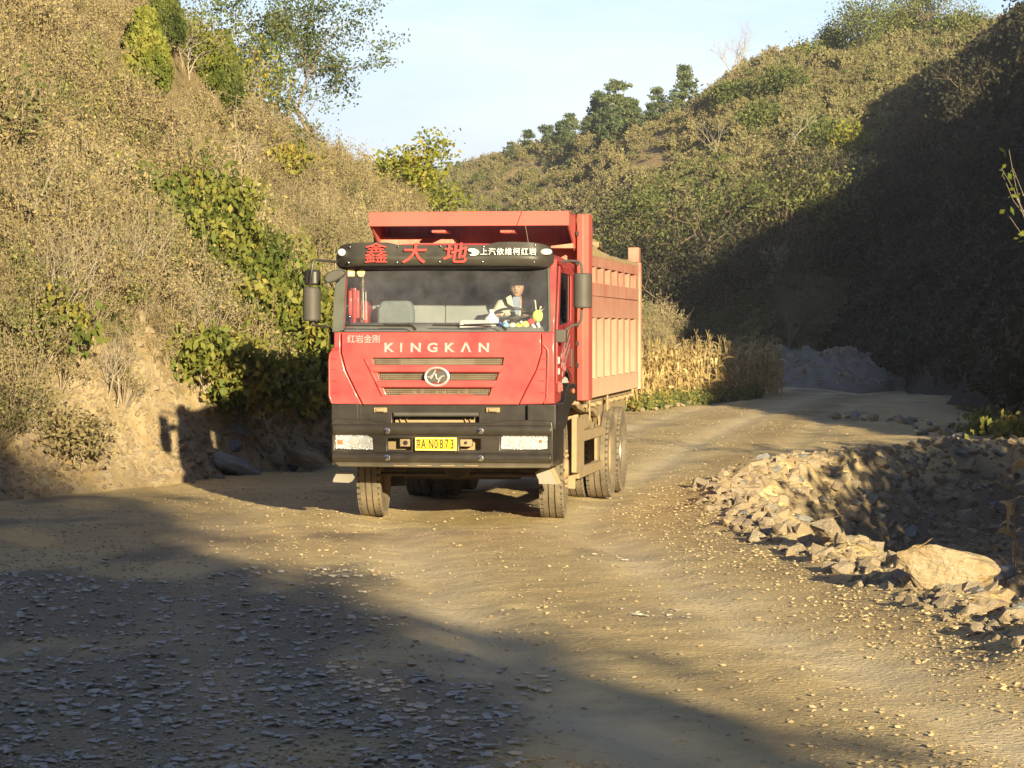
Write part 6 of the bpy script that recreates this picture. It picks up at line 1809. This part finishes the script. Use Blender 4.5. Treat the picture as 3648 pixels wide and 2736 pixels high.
# dust lying along the top edge of the side wall
for s in (1, -1):
    m = MB(); n_ = 60
    yy = np.linspace(B0 + 0.28, B1 - 0.16, n_); vs = []
    for k in range(n_):
        hgt = 0.035 + 0.02 * float(fbm(yy[k] * 3, s, 2)) + 0.11 * max(0, 1 - (yy[k] - B0) / 3.0)
        vs += [(s * 1.17, yy[k], zt0 + hgt), (s * 1.25, yy[k], zt0 + hgt * 0.8), (s * 1.292, yy[k], zt0 + 0.004), (s * 1.292, yy[k], zt0 - 0.03 - 0.02 * float(fbm(yy[k] * 5, 3, 2)))]
    m.add(vs, [(4 * k + j, 4 * k + 4 + j, 4 * k + 5 + j, 4 * k + 1 + j) for k in range(n_ - 1) for j in range(3)])
    m.build("dust_ledge", M_load, bed)

# ================================================================ DRIVER AND THE THINGS ON THE DASHBOARD
def W(x, b, z):   # truck frame -> world
    return (TX + _c * x + _s * b, TY - _s * x + _c * b, z)
M_skin = pmat("skin", (0.55, 0.33, 0.22), (0.50, 0.29, 0.19), 20, 0.55)
M_hair = pmat("black_hair", (0.012, 0.010, 0.010), None, 20, 0.6)
M_jack = pmat("beige_jacket", (0.66, 0.60, 0.48), (0.58, 0.52, 0.41), 14, 0.9, bmp=0.2)
M_vest = pmat("dark_lapel", (0.045, 0.05, 0.06), None, 14, 0.9)
M_shirt = pmat("blue_shirt", (0.32, 0.38, 0.48), (0.27, 0.33, 0.43), 14, 0.9)
M_trou = pmat("dark_trousers", (0.04, 0.04, 0.05), None, 14, 0.9)

def skin_body(name, chains, mat, parent, sub=2, voxel=None):
    """one continuous surface: chains of (point, radius) joined at shared points, grown with a Skin modifier"""
    bm = bmesh.new(); idx = {}
    lay = bm.verts.layers.skin.verify()
    def V(p, r):
        k = tuple(round(c, 4) for c in p)
        if k not in idx:
            v = bm.verts.new(p); v[lay].radius = (r, r) if np.isscalar(r) else r; idx[k] = v
        return idx[k]
    first = None
    for ch in chains:
        prev = None
        for p, r in ch:
            v = V(p, r)
            if first is None: first = v; v[lay].use_root = True
            if prev is not None and bm.edges.get((prev, v)) is None: bm.edges.new((prev, v))
            prev = v
    me = bpy.data.meshes.new(name); bm.to_mesh(me); bm.free()
    o = bpy.data.objects.new(name, me); COL.objects.link(o)
    sk_ = o.modifiers.new("skin", 'SKIN'); sk_.use_smooth_shade = True
    sb = o.modifiers.new("sub", 'SUBSURF'); sb.levels = sub; sb.render_levels = sub
    if voxel:
        rm = o.modifiers.new("rm", 'REMESH'); rm.mode = 'VOXEL'; rm.voxel_size = voxel; rm.use_smooth_shade = True
    dg = bpy.context.evaluated_depsgraph_get()
    m2 = bpy.data.meshes.new_from_object(o.evaluated_get(dg)); bpy.data.objects.remove(o)
    m2.materials.clear(); m2.materials.append(mat); m2.shade_smooth()
    return m2
# seated man, truck frame: faces the windscreen (-y); hands on the steering wheel
dx = T(1117, 621, 0.98)[0]; hz = T(1117, 621, 0.98)[1]
hb = hz + 0.085
pel = (dx, 1.32, hb - 0.80); ch_ = (dx, 1.27, hb - 0.38); nk = (dx, 1.22, hz - 0.13); hd = (dx, 1.17, hz)
body = [[(pel, (0.16, 0.12)), ((dx, 1.32, hb - 0.62), (0.15, 0.11)), (ch_, (0.17, 0.12)), ((dx, 1.24, hb - 0.27), (0.11, 0.09)), (nk, (0.058, 0.06)), ((dx, 1.19, hz - 0.09), (0.055, 0.06))]]
for s in (-1, 1):
    sh = (dx + s * 0.19, 1.25, hb - 0.29); el = (dx + s * 0.26, 1.03, hb - 0.50); wr = (dx + s * 0.17, 0.84, hb - 0.39)
    body.append([((dx, 1.24, hb - 0.27), (0.11, 0.09)), (sh, 0.068), ((sh[0] + s * 0.04, 1.15, hb - 0.40), 0.055), (el, 0.047), ((el[0] - s * 0.04, 0.93, hb - 0.45), 0.041), (wr, 0.028), ((wr[0] - s * 0.01, 0.80, hb - 0.375), (0.04, 0.02))])
    kn = (dx + s * 0.17, 0.86, hb - 0.83)
    body.append([(pel, (0.16, 0.12)), ((dx + s * 0.11, 1.2, hb - 0.82), 0.085), (kn, 0.062), ((kn[0], 0.80, hb - 1.05), 0.05)])
    # fingers closed round the rim, thumb over it
    for f in range(4):
        a0 = (wr[0] - s * 0.01 + (f - 1.5) * 0.021, 0.78, hb - 0.368)
        body.append([((wr[0] - s * 0.01, 0.80, hb - 0.375), (0.04, 0.02)), (a0, 0.0095), ((a0[0], 0.757, hb - 0.372 - 0.004 * f), 0.009), ((a0[0], 0.752, hb - 0.395), 0.0085), ((a0[0], 0.766, hb - 0.408), 0.0075)])
    body.append([((wr[0] - s * 0.01, 0.80, hb - 0.375), (0.04, 0.02)), ((wr[0] - s * 0.05, 0.795, hb - 0.365), 0.011), ((wr[0] - s * 0.068, 0.775, hb - 0.372), 0.0095)])
bme = skin_body("body", body, M_skin, None, 2)
# head shaped from an ellipsoid and joined into the same surface by voxels
m = MB(); n_, k_ = 40, 28; vs = []
for i in range(k_ + 1):
    ph = -PI / 2 + PI * i / k_
    for j in range(n_):
        t = 2 * PI * j / n_; X_ = math.cos(ph) * math.cos(t); Y_ = math.cos(ph) * math.sin(t); Z_ = math.sin(ph)
        jaw = 1 - 0.30 * max(0, -Z_ - 0.1)
        p = Vector((X_ * 0.077 * jaw, Y_ * 0.098 * (1 - 0.12 * max(0, -Z_)), Z_ * 0.122))
        fr_ = max(0, -Y_) ** 2
        p.y -= fr_ * (0.030 * math.exp(-((X_ / 0.16) ** 2) - ((Z_ + 0.16) / 0.17) ** 2)        # nose
                      + 0.010 * math.exp(-((Z_ - 0.22) / 0.10) ** 2)                             # brow
                      + 0.009 * math.exp(-((X_ / 0.34) ** 2) - ((Z_ + 0.46) / 0.08) ** 2)        # lips
                      + 0.010 * math.exp(-((X_ / 0.3) ** 2) - ((Z_ + 0.78) / 0.12) ** 2)         # chin
                      - 0.012 * math.exp(-(((abs(X_) - 0.38) / 0.17) ** 2) - ((Z_ - 0.02) / 0.10) ** 2))  # eye sockets
        vs.append((hd[0] + p.x, hd[1] + p.y, hd[2] + p.z))
m.add(vs, [(i * n_ + j, i * n_ + (j + 1) % n_, (i + 1) * n_ + (j + 1) % n_, (i + 1) * n_ + j) for i in range(k_) for j in range(n_)])
for s in (-1, 1): m.ball((hd[0] + s * 0.080, hd[1] + 0.01, hd[2] - 0.005), (0.012, 0.022, 0.034), 10, 8)
bv = [tuple(v.co) for v in bme.vertices]; bf = [tuple(p.vertices) for p in bme.polygons]
m.add(bv, bf)
tmp = m.build("body", M_skin, None)
bpy.data.meshes.remove(bme)
rm = tmp.modifiers.new("rm", 'REMESH'); rm.mode = 'VOXEL'; rm.voxel_size = 0.006; rm.use_smooth_shade = True
dg = bpy.context.evaluated_depsgraph_get()
bm2 = bpy.data.meshes.new_from_object(tmp.evaluated_get(dg)); bpy.data.objects.remove(tmp)
bm2.materials.clear(); bm2.materials.append(M_skin); bm2.shade_smooth()
person = link("person", bm2); person.location = W(0, -0.17, 0); person.rotation_euler = (0, 0, -YAW)
tag(person, "driver in a beige jacket and blue shirt at the truck's steering wheel", "person")
# clothing follows the body
jk = [[((dx, 1.32, hb - 0.66), (0.17, 0.125)), ((dx, 1.30, hb - 0.5), (0.175, 0.13)), (ch_, (0.185, 0.135)), ((dx, 1.25, hb - 0.265), (0.13, 0.10))]]
for s in (-1, 1):
    sh = (dx + s * 0.19, 1.25, hb - 0.285); el = (dx + s * 0.265, 1.03, hb - 0.50); wr = (dx + s * 0.18, 0.87, hb - 0.40)
    jk.append([((dx, 1.25, hb - 0.265), (0.13, 0.10)), (sh, 0.082), ((sh[0] + s * 0.045, 1.15, hb - 0.40), 0.072), (el, 0.064), ((el[0] - s * 0.045, 0.93, hb - 0.45), 0.055), (wr, 0.042)])
jme = skin_body("jacket", jk, M_jack, None, 2)
link("jacket", jme, person)
m = MB(); m.prism([(dx - 0.045, hb - 0.19), (dx + 0.045, hb - 0.19), (dx + 0.035, hb - 0.27), (dx + 0.01, hb - 0.52), (dx - 0.015, hb - 0.52), (dx - 0.04, hb - 0.27)], 1.085, 1.14); m.build("shirt", M_shirt, person, 0.01)
m = MB()
for s, p_ in ((-1, [(-0.06, -0.17), (-0.12, -0.20), (-0.10, -0.27), (-0.03, -0.31), (-0.045, -0.22)]),): m.prism([(dx + a, hb + b_) for a, b_ in p_], 1.07, 1.10)
m.build("collar", M_jack, person, 0.008)
# hair: a cap over the skull down to the brow
m = MB(); vs = []
for i in range(0, 13):
    ph = 0.02 + (PI / 2 - 0.02) * i / 12
    for j in range(n_):
        t = 2 * PI * j / n_; X_ = math.cos(ph) * math.cos(t); Y_ = math.cos(ph) * math.sin(t); Z_ = math.sin(ph)
        low = (0.055 if Y_ < -0.2 else -0.03) * (1 - i / 12)
        vs.append((hd[0] + X_ * 0.086, hd[1] + 0.004 + Y_ * 0.108, hd[2] + 0.012 + Z_ * 0.125 + low))
m.add(vs, [(i * n_ + j, i * n_ + (j + 1) % n_, (i + 1) * n_ + (j + 1) % n_, (i + 1) * n_ + j) for i in range(12) for j in range(n_)])
m.build("hair", M_hair, person)
for s in (-1, 1):
    m = MB(); m.ball((hd[0] + s * 0.030, hd[1] - 0.088, hd[2] + 0.004), (0.013, 0.006, 0.005), 10, 6); m.build("eye", M_hair, person)
m = MB(); m.tube([(hd[0] - 0.022, hd[1] - 0.0975, hd[2] - 0.056), (hd[0], hd[1] - 0.103, hd[2] - 0.054), (hd[0] + 0.022, hd[1] - 0.0975, hd[2] - 0.056)], 0.003, 5); m.build("mouth", pmat("lips", (0.35, 0.14, 0.11), None, 10, 0.5), person)

# plush caterpillar on the dashboard
cols = {"blue": (0.03, 0.12, 0.55), "light blue": (0.25, 0.60, 0.80), "cream": (0.80, 0.66, 0.52), "lime": (0.60, 0.72, 0.10), "yellow": (0.85, 0.80, 0.20), "red": (0.70, 0.06, 0.06), "head": (0.62, 0.80, 0.18)}
pc = {k: pmat("plush_" + k.replace(" ", "_"), v, tuple(c * 0.9 for c in v), 20, 0.95) for k, v in cols.items()}
toyo = T(*z5(800, 1440), 0.30)
toy = empty("plush_caterpillar", W(toyo[0], 0.30, 2.19), -YAW)
tag(toy, "striped plush caterpillar with a lime green head lying on the truck's dashboard", "plush toy")
def tl(X_, Y_, b=0.26): p = T(*z5(X_, Y_), b); return (p[0] - toyo[0], b - 0.30, p[1] - 2.19)
for (X_, Y_, c_, rx) in ((455, 1425, "blue", 0.020), (565, 1435, "light blue", 0.026), (700, 1440, "cream", 0.028), (830, 1430, "lime", 0.028), (955, 1410, "yellow", 0.030), (1065, 1360, "red", 0.030)):
    p = tl(X_, Y_); m = MB(); m.ball(p, (rx * 1.5, 0.04, 0.037)); m.build("body_segment", pc[c_], toy)
p = tl(1195, 1250); m = MB(); m.ball(p, (0.064, 0.055, 0.068), 18, 12); m.build("head", pc["head"], toy)
for X_, Y_ in ((1250, 1075), (1325, 1100)):
    q = tl(X_, Y_); m = MB(); m.tube([(p[0] + 0.01, p[1], p[2] + 0.04), q], 0.006, 6); m.ball(q, 0.013, 8, 6); m.build("antenna", pc["cream"], toy)
for X_, Y_, X2, Y2 in ((690, 1480, 735, 1535), (820, 1480, 880, 1545), (960, 1480, 1010, 1545), (1090, 1430, 1130, 1470), (1190, 1390, 1220, 1460), (545, 1375, 560, 1365), (860, 1375, 870, 1368)):
    m = MB(); m.tube([tl(X_, Y_, 0.22), tl(X2, Y2, 0.2)], [0.020, 0.016], 8); m.ball(tl(X2, Y2, 0.2), 0.017, 8, 6); m.build("foot", M_wht, toy)
# white jar with a tied bag, papers and box behind the glass
jo = T(*z5(280, 1330), 0.34)
jar = empty("white_jar", W(jo[0], 0.36, jo[1] - 0.09), -YAW); tag(jar, "white pot with a crumpled white bag tied over it on the dashboard", "pot")
m = MB(); m.lathe([(0.0, 0.0), (0.075, 0.0), (0.082, 0.02), (0.082, 0.10), (0.07, 0.125), (0.03, 0.135)], 'z', n=20, close=False); m.build("pot", M_wht, jar)
m = MB(); m.lathe([(0.062, 0.12), (0.035, 0.155), (0.022, 0.17), (0.034, 0.205), (0.02, 0.21)], 'z', n=9, close=False); m.build("bag_knot", M_wht, jar, smooth=False)
po = T(*z3(1340, 850), 0.16)
pap = MB(); pap.cbox((0, 0, 0), (0.32, 0.12, 0.045), (R(25), 0, 0)); po_ = pap.build("paper_box", M_wht, None, 0.004)
po_.location = W(po[0] + 0.0, 0.20, 2.205); po_.rotation_euler = (0, 0, -YAW); tag(po_, "low white box of papers on the dashboard left of the white pot", "box")

# ================================================================ AIR
hb_ = MB(); hb_.box(-2700, 2700, -900, 3200, -140, 75)
m, t, b = newmat("haze_air")
t.nodes.remove(b)
pv = nn(t, "ShaderNodeVolumePrincipled")
pv.inputs["Color"].default_value = (0.92, 0.94, 1.0, 1); pv.inputs["Density"].default_value = 0.0005; pv.inputs["Anisotropy"].default_value = 0.2
t.links.new(pv.outputs[0], [n for n in t.nodes if n.type == 'OUTPUT_MATERIAL'][0].inputs["Volume"])
hz_o = hb_.build("haze", m, None, smooth=False); hz_o["kind"] = "stuff"
